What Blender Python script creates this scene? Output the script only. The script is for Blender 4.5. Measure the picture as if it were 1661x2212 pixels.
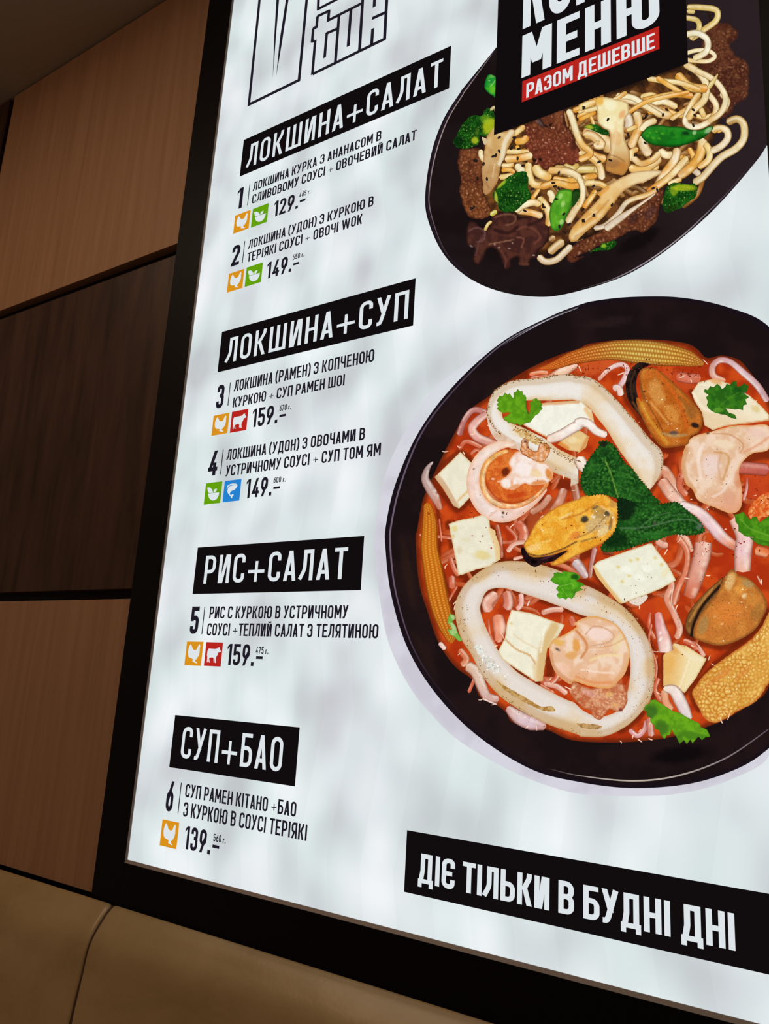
import bpy, math, random
import numpy as np
from mathutils import Matrix, Vector
from mathutils.geometry import delaunay_2d_cdt
for o in list(bpy.data.objects): bpy.data.objects.remove(o)
SC = bpy.context.scene
COL = SC.collection
random.seed(7)

# ------------------------------------------------------------------ camera
RC = np.array([[0.8357899187841271, 0.058836119906725604, -0.5458878297353251],
               [-0.07403866747110517, -0.9730830705733919, -0.2182375162124108],
               [-0.5440344542195146, 0.22281752345311756, -0.8089368726076802]])
FPX, EYE, DIST = 1672.5, 1.30, 1.0
cam = bpy.data.cameras.new('camera'); camo = bpy.data.objects.new('camera', cam); COL.objects.link(camo)
ax = [Vector((RC[i, 0], -RC[i, 2], RC[i, 1])) for i in range(3)]
m = Matrix((ax[0], -ax[1], -ax[2])).transposed().to_4x4()
m.translation = Vector((0, -DIST, EYE))
camo.matrix_world = m
cam.sensor_fit = 'HORIZONTAL'; cam.sensor_width = 36.0; cam.lens = FPX / 1661 * 36.0
cam.clip_start = 0.02
SC.camera = camo

# ------------------------------------------------------------------ world, lamps, exposure
w = bpy.data.worlds.new('room_ambience'); SC.world = w; w.use_nodes = True
bgn = w.node_tree.nodes['Background']
bgn.inputs[0].default_value = (1.0, 0.66, 0.46, 1); bgn.inputs[1].default_value = 0.10
def area(name, loc, rot, size, power, color):
    l = bpy.data.lights.new(name, 'AREA'); l.energy = power; l.size = size; l.color = color
    o = bpy.data.objects.new(name, l); COL.objects.link(o); o.location = loc; o.rotation_euler = rot
    return o
area('ceiling_lamp', (-1.9, -1.7, 2.75), (math.radians(28), 0, math.radians(-8)), 0.5, 5.0, (1.0, 0.60, 0.34))
strip_lamp = area('ceiling_strip_lamp', (-1.0, -1.0, 2.93), (0, 0, 0), 2.8, 10.0, (1.0, 0.80, 0.58))
strip_lamp.data.shape = 'RECTANGLE'; strip_lamp.data.size_y = 0.10
SC.view_settings.view_transform = 'Standard'; SC.view_settings.look = 'None'
SC.view_settings.exposure = 0.0; SC.view_settings.gamma = 1.0; SC.view_settings.use_curve_mapping = False

# ------------------------------------------------------------------ helpers
def lin(c):
    c = np.asarray(c, float) / 255.0
    return np.where(c <= 0.04045, c / 12.92, ((c + 0.055) / 1.055) ** 2.4)
def link(name, me, mat, parent=None):
    o = bpy.data.objects.new(name, me); COL.objects.link(o)
    if mat: me.materials.append(mat)
    if parent: o.parent = parent
    return o
def mesh(name, verts, faces, mat, parent=None, smooth=False):
    me = bpy.data.meshes.new(name); me.from_pydata([tuple(v) for v in verts], [], [tuple(f) for f in faces]); me.update()
    if smooth: me.polygons.foreach_set('use_smooth', [True] * len(me.polygons))
    return link(name, me, mat, parent)
def boxdata(a, b, bev=0.0):
    x0, y0, z0 = a; x1, y1, z1 = b
    v = [(x0,y0,z0),(x1,y0,z0),(x1,y1,z0),(x0,y1,z0),(x0,y0,z1),(x1,y0,z1),(x1,y1,z1),(x0,y1,z1)]
    f = [(0,3,2,1),(4,5,6,7),(0,1,5,4),(1,2,6,5),(2,3,7,6),(3,0,4,7)]
    return v, f
def box(name, a, b, mat, parent=None, bev=0.0):
    v, f = boxdata(a, b); o = mesh(name, v, f, mat, parent)
    if bev:
        md = o.modifiers.new('bevel', 'BEVEL'); md.width = bev; md.segments = 2
    return o
def nodes(name):
    mt = bpy.data.materials.new(name); mt.use_nodes = True
    nt = mt.node_tree; nt.nodes.clear()
    return mt, nt, nt.nodes, nt.links

def principled(name, col, rough=0.5, spec=0.4, grain=None, bump=0.0, bscale=200.0):
    mt, nt, N, L = nodes(name)
    out = N.new('ShaderNodeOutputMaterial'); p = N.new('ShaderNodeBsdfPrincipled')
    p.inputs['Base Color'].default_value = (*col, 1); p.inputs['Roughness'].default_value = rough
    p.inputs['Specular IOR Level'].default_value = spec
    L.new(p.outputs[0], out.inputs[0])
    tc = N.new('ShaderNodeTexCoord')
    if grain:
        c0, c1, scale, lo, hi = grain
        mp = N.new('ShaderNodeMapping'); mp.inputs['Scale'].default_value = scale
        nz = N.new('ShaderNodeTexNoise'); nz.inputs['Scale'].default_value = 1.0; nz.inputs['Detail'].default_value = 5
        nz.inputs['Roughness'].default_value = 0.62; nz.inputs['Distortion'].default_value = 0.4
        cr = N.new('ShaderNodeValToRGB'); cr.color_ramp.elements[0].position = lo; cr.color_ramp.elements[1].position = hi
        cr.color_ramp.elements[0].color = (*c0, 1); cr.color_ramp.elements[1].color = (*c1, 1)
        L.new(tc.outputs['Object'], mp.inputs[0]); L.new(mp.outputs[0], nz.inputs[0]); L.new(nz.outputs[0], cr.inputs[0])
        L.new(cr.outputs[0], p.inputs['Base Color'])
    if bump:
        nb = N.new('ShaderNodeTexNoise'); nb.inputs['Scale'].default_value = bscale; nb.inputs['Detail'].default_value = 3
        bp = N.new('ShaderNodeBump'); bp.inputs['Strength'].default_value = bump; bp.inputs['Distance'].default_value = 0.002
        L.new(tc.outputs['Object'], nb.inputs[0]); L.new(nb.outputs[0], bp.inputs['Height']); L.new(bp.outputs[0], p.inputs['Normal'])
    return mt

light_wood = principled('light_wood_veneer', (.4,.25,.15), .5, .25, ((.34,.185,.10), (.44,.25,.145), (55, 3, 1.6), .3, .72))
dark_wood = principled('dark_wood_veneer', (.1,.05,.03), .45, .3, ((.030,.013,.008), (.085,.040,.024), (20, 3, 2.6), .34, .68))
black_gap = principled('black_recess', (.008,.007,.008), .6, .2)
frame_black = principled('black_frame_metal', (.0045,.004,.005), .45, .12)
trim_grey = principled('grey_aluminium_lip', (.30,.24,.21), .45, .4)
ceil_m = principled('ceiling_paint', (.42,.35,.28), .9, .1, bump=.2, bscale=90)
floor_m = principled('floor_tile', (.16,.11,.08), .5, .3)
leather = principled('tan_leather', (.38,.26,.14), .33, .7, ((.38,.26,.115), (.50,.355,.175), (5, 5, 8), .35, .7), bump=.10, bscale=160)
seam_m = principled('leather_seam', (.07,.035,.03), .6, .3)
base_m = principled('banquette_base', (.02,.015,.012), .6, .2)

def print_mat(name, gscale=0.0, gamt=0.0, detail=3.0):
    """backlit translucent print: emits its own printed colour"""
    mt, nt, N, L = nodes(name)
    out = N.new('ShaderNodeOutputMaterial'); e = N.new('ShaderNodeEmission')
    at = N.new('ShaderNodeAttribute'); at.attribute_name = 'ink'
    L.new(e.outputs[0], out.inputs[0])
    if gamt:
        tc = N.new('ShaderNodeTexCoord'); nz = N.new('ShaderNodeTexNoise')
        nz.inputs['Scale'].default_value = gscale; nz.inputs['Detail'].default_value = detail; nz.inputs['Roughness'].default_value = .6
        mr = N.new('ShaderNodeMapRange'); mr.inputs[1].default_value = .3; mr.inputs[2].default_value = .7
        mr.inputs[3].default_value = 1 - gamt; mr.inputs[4].default_value = 1 + gamt
        vm = N.new('ShaderNodeVectorMath'); vm.operation = 'SCALE'
        L.new(tc.outputs['Object'], nz.inputs[0]); L.new(nz.outputs[0], mr.inputs[0])
        L.new(at.outputs['Color'], vm.inputs[0]); L.new(mr.outputs[0], vm.inputs['Scale']); L.new(vm.outputs[0], e.inputs[0])
    else:
        L.new(at.outputs['Color'], e.inputs[0])
    mt.cycles.emission_sampling = 'NONE'
    return mt
PR = print_mat('backlit_print')
PS = print_mat('backlit_print_soft', 520, .05, 2)
PG = print_mat('backlit_print_grainy', 480, .22)
def flat_print(name, c):
    mt, nt, N, L = nodes(name); out = N.new('ShaderNodeOutputMaterial'); e = N.new('ShaderNodeEmission')
    e.inputs[0].default_value = (*lin(c), 1); L.new(e.outputs[0], out.inputs[0]); mt.cycles.emission_sampling = 'NONE'
    return mt
INK = flat_print('navy_ink', (31, 27, 38)); BLK = flat_print('black_ink', (17, 12, 13)); WHT = flat_print('unprinted_white', (222, 229, 233))
ORA = flat_print('orange_ink', (217, 145, 26)); GRN = flat_print('green_ink', (98, 160, 12)); RED = flat_print('red_ink', (184, 36, 30)); BLU = flat_print('blue_ink', (36, 130, 208))

# sign plane: photograph pixel -> metres on the sign (x along the wall, z from eye level)
NRM = RC[:, 2]
def pl(px, py):
    d = np.stack([(np.asarray(px, float) - 830.5) / FPX, (np.asarray(py, float) - 1106.0) / FPX, np.ones_like(np.asarray(px, float))], -1)
    q = d / np.abs(d @ NRM)[..., None] * DIST
    return q @ RC[:, 0], q @ RC[:, 1]
XR = -0.090
LAYER = [0.0]
def lay():
    LAYER[0] += 1.3e-5
    return 0.00008 + LAYER[0]
def place(x, z, off):
    x = np.minimum(np.asarray(x), XR); s = 1 - off / DIST
    return np.stack([x * s, np.full_like(x, -off), EYE + np.asarray(z) * s], -1)

# ------------------------------------------------------------------ setting
CEIL = EYE + 1.667
wall = box('wall_back', (-3.2, 0.02, 0), (1.9, 0.10, CEIL + .05), black_gap); wall['kind'] = 'structure'
cols = [(-2.99, -2.112), (-2.090, -1.2585), (-0.012, 0.82), (0.842, 1.67)]
rows = [(0.926, 1.66), (0.1645, 0.898), (-0.3905, 0.1440), (-1.28, -0.43)]
for ci, (xa, xb) in enumerate(cols):
    for ri, (za, zb) in enumerate(rows):
        dark = (ri + ci) % 2 == 0
        box('wood_panel', (xa, -0.002, EYE + za), (xb, 0.02, EYE + zb), dark_wood if dark else light_wood, wall, .0008)
c = box('ceiling', (-3.4, -3.2, CEIL), (2.2, 0.1, CEIL + .05), ceil_m); c['kind'] = 'structure'
c = box('floor', (-3.4, -3.2, -.05), (2.2, 0.1, 0), floor_m); c['kind'] = 'structure'

# ------------------------------------------------------------------ banquette
bq = bpy.data.objects.new('banquette', None); COL.objects.link(bq); bq.location = (-1.0, -0.3, 0)
bq['label'] = 'tan leather banquette with padded backrest standing along the wall below the menu sign'
bq['category'] = 'bench'
prof = [(-.0045,-.44),(-.005,-.41),(-.008,-.3985),(-.014,-.3955),(-.025,-.4045),(-.038,-.4206),(-.047,-.434),(-.054,-.4498),(-.058,-.470),(-.0605,-.4908),(-.067,-.531),(-.0717,-.565),(-.085,-.68),(-.10,-.79),(-.105,-.84),(-.10,-.855),(-.006,-.855)]
def cushion(x0, x1, name, profile, cy, cz, r=.008, amp=0.0):
    n = 48; vs = []; fs = []
    xs = [x0 + (x1 - x0) * (i / n) for i in range(n + 1)]
    xs = sorted(set([x0, x0 + r*.15, x0 + r*.5, x0 + r] + xs[1:-1] + [x1 - r, x1 - r*.5, x1 - r*.15, x1]))
    for x in xs:
        d = min(x - x0, x1 - x); k = 0 if d >= r else 1 - math.sqrt(max(0, 1 - (1 - d / r) ** 2))
        for j, (y, z) in enumerate(profile):
            y2, z2 = cy - y, cz - z; l = math.hypot(y2, z2)
            wv = amp * math.sin(x * 9 + z * 14) * math.sin(x * 3.7 + 1)
            vs.append((x, y + y2 / l * r * k + wv * (1 if y < -.03 else 0), EYE + z + z2 / l * r * k))
    P = len(profile)
    for i in range(len(xs) - 1):
        for j in range(P):
            a = i * P + j; b = i * P + (j + 1) % P
            fs.append((a, b, b + P, a + P))
    fs.append(tuple(range(P))[::-1]); fs.append(tuple(range((len(xs) - 1) * P, len(xs) * P)))
    o = mesh(name, vs, fs, leather, bq, smooth=True)
    o.matrix_parent_inverse = Matrix.Translation(-bq.location)
    return o
def fine(p):
    out = []
    n = len(p)
    for i in range(n):
        p0, p1, p2, p3 = p[max(i-1,0)], p[i], p[min(i+1,n-1)], p[min(i+2,n-1)]
        if i == n-1: out.append(p1); break
        for k in range(3):
            t = k/3
            out.append(tuple(.5*((2*b)+(-a+c)*t+(2*a-5*b+4*c-d)*t*t+(-a+3*b-3*c+d)*t**3) for a,b,c,d in zip(p0,p1,p2,p3)))
    return out
PF = fine(prof)
XS = -1.187
cushion(-2.95, XS - .0026, 'backrest_cushion', PF, -.03, -.6, amp=.0012)
cushion(XS + .0026, 0.45, 'backrest_cushion', PF, -.03, -.6, amp=.0012)
sm = mesh('seam_welt', [(XS + s * .0032, y + (.0035 if 3 < i < 42 else .001), EYE + z - .0025) for i, (y, z) in enumerate(PF) for s in (-1, 1)],
          [(2*i, 2*i+1, 2*i+3, 2*i+2) for i in range(len(PF) - 1)], seam_m, bq)
sm.matrix_parent_inverse = Matrix.Translation(-bq.location)
sp = fine([(-.11,-.97),(-.10,-.95),(-.10,-.875),(-.13,-.862),(-.3,-.858),(-.54,-.862),(-.57,-.875),(-.58,-.90),(-.578,-.95),(-.56,-.97)])
cushion(-2.95, XS - .0012, 'seat_cushion', sp, -.34, -.92, .01)
cushion(XS + .0012, 0.45, 'seat_cushion', sp, -.34, -.92, .01)
b = box('base', (-2.94, -.55, 0), (.44, -.006, EYE - .97), base_m, bq); b.matrix_parent_inverse = Matrix.Translation(-bq.location)
b = box('back_board', (-2.94, -.095, EYE - .97), (.44, -.006, EYE - .856), base_m, bq); b.matrix_parent_inverse = Matrix.Translation(-bq.location)

# ------------------------------------------------------------------ light box
sign = bpy.data.objects.new('menu_lightbox', None); COL.objects.link(sign)
sign['label'] = 'large backlit menu sign in a black frame hanging on the wood panelled wall'
sign['category'] = 'sign'
XL, ZB, ZT, XRI = -1.1772, -0.3218, 1.575, -0.0990
def spart(name, x0, x1, z0, z1, y0, y1, mt, bev=.0006):
    return box(name, (x0, y0, EYE + z0), (x1, y1, EYE + z1), mt, sign, bev)
spart('frame_rail', -1.2580, XL - .0022, -.405, 1.662, -.0045, .02, frame_black)
spart('frame_rail', XRI + .001, XRI + .0830, -.405, 1.662, -.0045, .02, frame_black)
spart('frame_rail', XL - .0022, XRI + .001, -.405, ZB - .0048, -.0045, .02, frame_black)
spart('frame_rail', XL - .0022, XRI + .001, ZT, 1.662, -.0045, .02, frame_black)
def lip(pts, nm):
    v = [(x, y, EYE + z) for x, y, z in pts]
    return mesh(nm, v, [(0, 1, 2, 3), (4, 7, 6, 5), (0, 4, 5, 1), (1, 5, 6, 2), (2, 6, 7, 3), (3, 7, 4, 0)], trim_grey, sign)
def lipbox(a0, a1, b0, b1):   # inner edge a0-a1 low, outer edge b0-b1 proud
    q = [(a0[0], -.0012, a0[1]), (a1[0], -.0012, a1[1]), (b1[0], -.0042, b1[1]), (b0[0], -.0042, b0[1])]
    return q + [(x, .001, z) for x, y, z in q]
lip(lipbox((XL, ZB), (XRI, ZB), (XL - .0024, ZB - .005), (XRI + .001, ZB - .005)), 'edge_lip')
lip(lipbox((XL, ZT), (XL, ZB), (XL - .0024, ZT), (XL - .0024, ZB - .005)), 'edge_lip')

# diffuser panel, evenly white with soft mottling and faint printed stripes
mt, nt, N, L = nodes('backlit_diffuser')
out = N.new('ShaderNodeOutputMaterial'); em = N.new('ShaderNodeEmission'); tc = N.new('ShaderNodeTexCoord')
mp = N.new('ShaderNodeMapping'); mp.inputs['Scale'].default_value = (10.0, 1, 7.5)
nz = N.new('ShaderNodeTexNoise'); nz.inputs['Scale'].default_value = 1; nz.inputs['Detail'].default_value = 1.2; nz.inputs['Roughness'].default_value = .4
cr = N.new('ShaderNodeValToRGB'); E = cr.color_ramp.elements
E[0].position = .27; E[0].color = (*lin((199, 201, 204)), 1); E[1].position = .74; E[1].color = (*lin((243, 245, 247)), 1)
k = E.new(.50); k.color = (*lin((221, 228, 229)), 1)
sx = N.new('ShaderNodeSeparateXYZ'); L.new(tc.outputs['Object'], sx.inputs[0])
def math_(op, a, b=None, c=None):
    n = N.new('ShaderNodeMath'); n.operation = op
    for i, v in enumerate((a, b, c)):
        if v is None: continue
        if hasattr(v, 'links'): L.new(v, n.inputs[i])
        else: n.inputs[i].default_value = v
    return n.outputs[0]
zz = math_('PINGPONG', math_('MULTIPLY', sx.outputs[2], 1.0), .21)
st = math_('FRACT', math_('MULTIPLY', math_('ADD', sx.outputs[0], math_('MULTIPLY', zz, .16)), 8.5))
st2 = math_('GREATER_THAN', st, .52)
k1 = math_('MULTIPLY_ADD', st2, .03, .985)
tint = N.new('ShaderNodeTexNoise'); tint.inputs['Scale'].default_value = 5.0; tint.inputs['Detail'].default_value = 0
L.new(tc.outputs['Object'], tint.inputs[0])
tr = N.new('ShaderNodeValToRGB'); tr.color_ramp.elements[0].position = .35; tr.color_ramp.elements[1].position = .65
tr.color_ramp.elements[0].color = (.96, 1.0, 1.0, 1); tr.color_ramp.elements[1].color = (1.0, .995, 1.015, 1)
L.new(tint.outputs[0], tr.inputs[0])
vs = N.new('ShaderNodeVectorMath'); vs.operation = 'SCALE'; vm = N.new('ShaderNodeVectorMath'); vm.operation = 'MULTIPLY'
L.new(tc.outputs['Object'], mp.inputs[0]); L.new(mp.outputs[0], nz.inputs[0]); L.new(nz.outputs[0], cr.inputs[0])
L.new(cr.outputs[0], vm.inputs[0]); L.new(tr.outputs[0], vm.inputs[1]); L.new(vm.outputs[0], vs.inputs[0]); L.new(k1, vs.inputs['Scale'])
L.new(vs.outputs[0], em.inputs[0]); L.new(em.outputs[0], out.inputs[0])
diff = spart('light_panel', XL - .0022, XRI + .001, ZB - .004, ZT, 0, .012, mt, 0)

# ------------------------------------------------------------------ lettering: a narrow stroke alphabet
def fillet(pts, closed):
    n = len(pts); out = []
    for i, p in enumerate(pts):
        r = p[2] if len(p) > 2 else 0
        if r <= 0 or (not closed and i in (0, n - 1)): out.append((p[0], p[1])); continue
        a = pts[i - 1]; c = pts[(i + 1) % n]; P = np.array(p[:2])
        u = np.array(a[:2]) - P; v = np.array(c[:2]) - P; lu = np.hypot(*u); lv = np.hypot(*v); u = u / lu; v = v / lv
        ang = math.acos(max(-1, min(1, float(u @ v)))); t = min(r / math.tan(ang / 2), lu * .5, lv * .5)
        rr = t * math.tan(ang / 2); ctr = P + (u + v) / np.hypot(*(u + v)) * rr / math.sin(ang / 2)
        s = P + u * t - ctr; e = P + v * t - ctr
        a0 = math.atan2(s[1], s[0]); a1 = math.atan2(e[1], e[0]); da = (a1 - a0 + math.pi) % (2 * math.pi) - math.pi
        k = 7
        for j in range(k + 1):
            q = a0 + da * j / k; out.append((ctr[0] + rr * math.cos(q), ctr[1] + rr * math.sin(q)))
    return out
def stroke(pts, w, closed=False):
    P = np.array(fillet(pts, closed)); 
    keep = [0] + [i for i in range(1, len(P)) if np.hypot(*(P[i] - P[i-1])) > 1e-5]; P = P[keep]
    n = len(P); Lf = []; Rt = []
    for i in range(n):
        if closed: a = P[i] - P[i - 1]; b = P[(i + 1) % n] - P[i]
        else:
            a = P[i] - P[max(i - 1, 0)]; b = P[min(i + 1, n - 1)] - P[i]
            if i == 0: a = b
            if i == n - 1: b = a
        a = a / max(np.hypot(*a), 1e-9); b = b / max(np.hypot(*b), 1e-9); t = a + b; t = t / max(np.hypot(*t), 1e-9)
        nn = np.array([-t[1], t[0]]); sc = min(1 / max(float(nn @ np.array([-a[1], a[0]])), .45), 2.0) * w / 2
        Lf.append(P[i] + nn * sc); Rt.append(P[i] - nn * sc)
    out = []
    for i in range(n if closed else n - 1):
        j = (i + 1) % n; out.append([tuple(Lf[i]), tuple(Rt[i]), tuple(Rt[j]), tuple(Lf[j])])
    return out
def glyph(ch, w):
    W = .46; P = []
    def R(x0, y0, x1, y1): P.append([(x0, y0), (x1, y0), (x1, y1), (x0, y1)])
    def D(xb, xt, hw, y0=0, y1=1): P.append([(xb, y0), (xb + hw, y0), (xt + hw, y1), (xt, y1)])
    def S(pts, closed=False): P.extend(stroke(pts, w, closed))
    l, b, t = w / 2, w / 2, 1 - w / 2
    r = W - w / 2; rr = (r - l) / 2; q = .17; h = w * .94
    if ch in 'ОO0': S([(l,b,rr),(r,b,rr),(r,t,rr),(l,t,rr)], True)
    elif ch in 'СC': S([(r,.31),(r,b,rr),(l,b,rr),(l,t,rr),(r,t,rr),(r,.69)])
    elif ch == 'Є': S([(r,.31),(r,b,rr),(l,b,rr),(l,t,rr),(r,t,rr),(r,.69)]); R(l, .5 - h/2, W*.8, .5 + h/2)
    elif ch == 'А': D(0, W/2 - w*.55, w*1.05); D(W - w*1.05, W/2 - w*.5, w*1.05); R(W*.2, .19, W*.8, .19 + h)
    elif ch == 'Б': R(0,0,w,1); R(0,1-h,W*.93,1); S([(l,.56),(r,.56,q),(r,b,q),(l,b)])
    elif ch == 'В': R(0,0,w,1); S([(l,t),(r-.01,t,q),(r-.01,.53,q),(l,.53)]); S([(l,.53),(r,.53,q),(r,b,q),(l,b)])
    elif ch == 'Г': W = .4; R(0,0,w,1); R(0,1-h,W,1)
    elif ch == 'г': W = .3; R(0,0,w,.64); R(0,.64-h,W,.64)
    elif ch in 'ЕE': W = .42; R(0,0,w,1); R(0,1-h,W,1); R(0,0,W,h); R(0,.5-h/2,W*.9,.5+h/2)
    elif ch in 'ИЙ':
        R(0,0,w,1); R(W-w,0,W,1); D(w*.55, W - w*1.55, w)
        if ch == 'Й': P.extend(stroke([(W*.27,1.17),(W*.27,1.08,.08),(W*.73,1.08,.08),(W*.73,1.17)], w*.65))
    elif ch in 'ІI': W = w; R(0,0,w,1)
    elif ch in 'КK':
        R(0,0,w,1); S([(r - .005,1.0),(r - .02,.84,.2),(l + w*.7,.46)]); D(W - w*1.05, w*.95, w*1.05, 0, .56)
    elif ch == 'Л': W = .47; r = W - l; S([(r,0),(r,t),(.17,t),(.17,.36,.5),(.01,.035)])
    elif ch == 'Д': W = .54; R(.37-w*.2,0,.37+w*.8,1); S([(.4,t),(.155,t),(.155,.42,.5),(.10,.06)]); R(0,0,W,h); R(0,-.14,w*.9,h); R(W-w*.9,-.14,W,h)
    elif ch in 'МM': W = .58; R(0,0,w,1); R(W-w,0,W,1); D(W/2-w/2, 0.02, w, .26, 1); D(W/2-w/2, W-w-.02, w, .26, 1)
    elif ch in 'НH': R(0,0,w,1); R(W-w,0,W,1); R(0,.5-h/2,W,.5+h/2)
    elif ch == 'П': R(0,0,w,1); R(W-w,0,W,1); R(0,1-h,W,1)
    elif ch in 'РP': R(0,0,w,1); S([(l,t),(r,t,q),(r,.42,q),(l,.42)])
    elif ch in 'ТT': W = .44; R(W/2-w/2,0,W/2+w/2,1); R(0,1-h,W,1)
    elif ch == 'У': W = .47; D(W/2 - w*.35, 0, w, .34, 1); S([(W - w/2, 1.0),(W*.40,.20,.2),(W*.30,b,.12),(.03,b)])
    elif ch == 'Ч': R(W-w,0,W,1); S([(l,1),(l,.44,.2),(r,.44)])
    elif ch == 'Ш': W = .68; R(0,0,w,1); R(W/2-w/2,0,W/2+w/2,1); R(W-w,0,W,1); R(0,0,W,h)
    elif ch == 'Ь': R(0,0,w,1); S([(l,.56),(r,.56,q),(r,b,q),(l,b)])
    elif ch == 'Ю':
        W = .72; R(0,0,w,1); a = .26 + w/2; r = W - w/2; rr = (r - a)/2
        S([(a,b,rr),(r,b,rr),(r,t,rr),(a,t,rr)], True); R(0,.5-h/2,.28,.5+h/2)
    elif ch == 'Я': R(W-w,0,W,1); S([(r,t),(l,t,q),(l,.42,q),(r,.42)]); D(0, W*.42, w, 0, .44)
    elif ch == 'W': W = .76; D(W*.2, 0, w*.95); D(W*.22, W*.5-w/2, w*.9); D(W*.7-w*.2, W*.5-w/2, w*.9); D(W*.72-w*.2, W-w, w*.95)
    elif ch in 'З3': c = W*.42; S([(l,.70),(l,t,rr),(r-.01,t,rr),(r-.01,.53,.15),(c,.53)]); S([(c,.53),(r,.53,.15),(r,b,rr),(l,b,rr),(l,.30)])
    elif ch == '1': W = .30; R(W-w,0,W,1); P.append([(0,.72),(W-w,.86),(W-w,1),(0,.72+.14)])
    elif ch == '2': S([(l,.68),(l,t,rr),(r,t,rr),(r,.62,.3),(l+.01,.10)]); R(0,0,W,h)
    elif ch == '4': W = .50; D(0, .26, w*1.05, .2, 1); R(0,.18,W,.18+h); R(W-w*1.45,0,W-w*.45,.52)
    elif ch == '5': R(0,1-h,W*.95,1); R(0,.46,w,1); S([(l,.57),(r,.60,.2),(r,b,rr),(l,b,rr),(l,.28)])
    elif ch in '69':
        S([(l,b,rr),(r,b,rr),(r,.60,rr),(l,.60,rr)], True); D(w*.1, W*.55, w*1.02, .36, 1)
        if ch == '9': P = [[(W - x, 1 - y) for x, y in p] for p in P]
    elif ch == '7': R(0,1-h,W,1); D(W*.12, W-w, w)
    elif ch == '.': W = w*1.1; R(0,0,W,w*1.15)
    elif ch == '+': W = .46; s = w*.5; R(0,.38-s/2,W,.38+s/2); R(W/2-s/2,.38-W/2,W/2+s/2,.38+W/2)
    elif ch == '#': W = .64; s = w*.85; R(0,.36-s/2,W,.36+s/2); R(W/2-s/2,.36-W*.55,W/2+s/2,.36+W*.55)
    elif ch == '(': W = .2; S([(.2-l*.6,1.06),(.04,.75,.5),(.04,.2,.5),(.2-l*.6,-.10)])
    elif ch == ')': W = .2; S([(l*.6,1.06),(.16,.75,.5),(.16,.2,.5),(l*.6,-.10)])
    elif ch == ' ': W = .12
    return P, W
def text(name, s, x0, x1, zb, zt, mat, parent, w=.135, gap=.10, space=None):
    polys = []; x = 0
    for i, ch in enumerate(s):
        P, W = glyph(ch, w)
        g = gap
        if ch in 'АУ' : x -= .015
        polys += [[(px + x, py) for px, py in p] for p in P]; x += W + g
        if ch in 'АУТ': x -= .015
    tot = x - gap; hh = zt - zb; off = lay(); V = []; F = []
    for p in polys:
        b0 = len(V); V += p; F.append(tuple(range(b0, b0 + len(p))))
    V = np.array(V); P3 = place(x0 + V[:, 0] / tot * (x1 - x0), zb + V[:, 1] * hh, off)
    return mesh(name, P3, F, mat, parent)
def tline(name, s, L_, R_, B_, T_, mat, parent, **k):
    return text(name, s, pl(*L_)[0], pl(*R_)[0], pl(*B_)[1], pl(*T_)[1], mat, parent, **k)
def rect(name, x0, x1, z0, z1, mat, parent):
    off = lay(); return mesh(name, place([x0, x1, x1, x0], [z0, z0, z1, z1], off), [(0, 1, 2, 3)], mat, parent)
def quad(name, a, b, mat, parent):   # two opposite corners in the photograph
    (xa, za), (xb, zb) = pl(*a), pl(*b)
    return rect(name, min(xa, xb), max(xa, xb), min(za, zb), max(za, zb), mat, parent)

# pixel frames used while tracing
CR = {'a': (900,200,4.1525), 'b': (1250,200,4.041), 'c': (1000,0,2.513), 'd': (1500,0,5.528), 'e': (900,100,8.305),
      'p': (830,640,3.955), 'q': (1240,640,3.945), 'r': (830,1160,3.95), 's': (1240,1160,3.945), 'i': (430,870,9.615), 'l': (560,0,5.537), 'f': (0,0,1)}
def T(s):
    out = []; k = 'f'
    for tok in s.split():
        if tok[0].isalpha(): k = tok[0]; tok = tok[1:]
        if not tok: continue
        x, y = tok.split(','); ox, oy, sc = CR[k]; out.append((ox + float(x) / sc, oy + float(y) / sc))
    return np.array(out)
EXTRA = []
# ------------------------------------------------------------------ painting of the printed food pictures
def vnoise(x, y, s, seed):
    x = x / s; y = y / s; xi = np.floor(x).astype(np.int64); yi = np.floor(y).astype(np.int64); fx = x - xi; fy = y - yi
    fx = fx * fx * (3 - 2 * fx); fy = fy * fy * (3 - 2 * fy)
    def h(a, b):
        n = (a * 374761393 + b * 668265263 + seed * 974711) & 0x7fffffff
        n = ((n ^ (n >> 13)) * 1274126177) & 0x7fffffff
        return ((n ^ (n >> 16)) & 0xffff) / 65535.0
    return (h(xi, yi) * (1 - fx) + h(xi + 1, yi) * fx) * (1 - fy) + (h(xi, yi + 1) * (1 - fx) + h(xi + 1, yi + 1) * fx) * fy
def fbm(x, y, s, seed): return .55 * vnoise(x, y, s, seed) + .3 * vnoise(x, y, s / 2.1, seed + 5) + .15 * vnoise(x, y, s / 4.3, seed + 9)
def sstep(a, b, x): t = np.clip((x - a) / (b - a + 1e-9), 0, 1); return t * t * (3 - 2 * t)
def mixc(c, d, t): return c * (1 - t[:, None]) + np.asarray(d, float) * t[:, None]
def catmull(P, step=3.0, closed=False):
    P = np.asarray(P, float); n = len(P); out = []
    for i in range(n if closed else n - 1):
        if closed: p = [P[(i + k) % n] for k in (-1, 0, 1, 2)]
        else: p = [P[max(i - 1, 0)], P[i], P[i + 1], P[min(i + 2, n - 1)]]
        k = max(1, int(math.ceil(np.hypot(*(p[2] - p[1])) / step))); t = (np.arange(k) / k)[:, None]
        out.append(.5 * (2 * p[1] + (p[2] - p[0]) * t + (2 * p[0] - 5 * p[1] + 4 * p[2] - p[3]) * t ** 2 + (3 * p[1] - p[0] - 3 * p[2] + p[3]) * t ** 3))
    if not closed: out.append(P[-1:])
    return np.concatenate(out)
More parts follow.
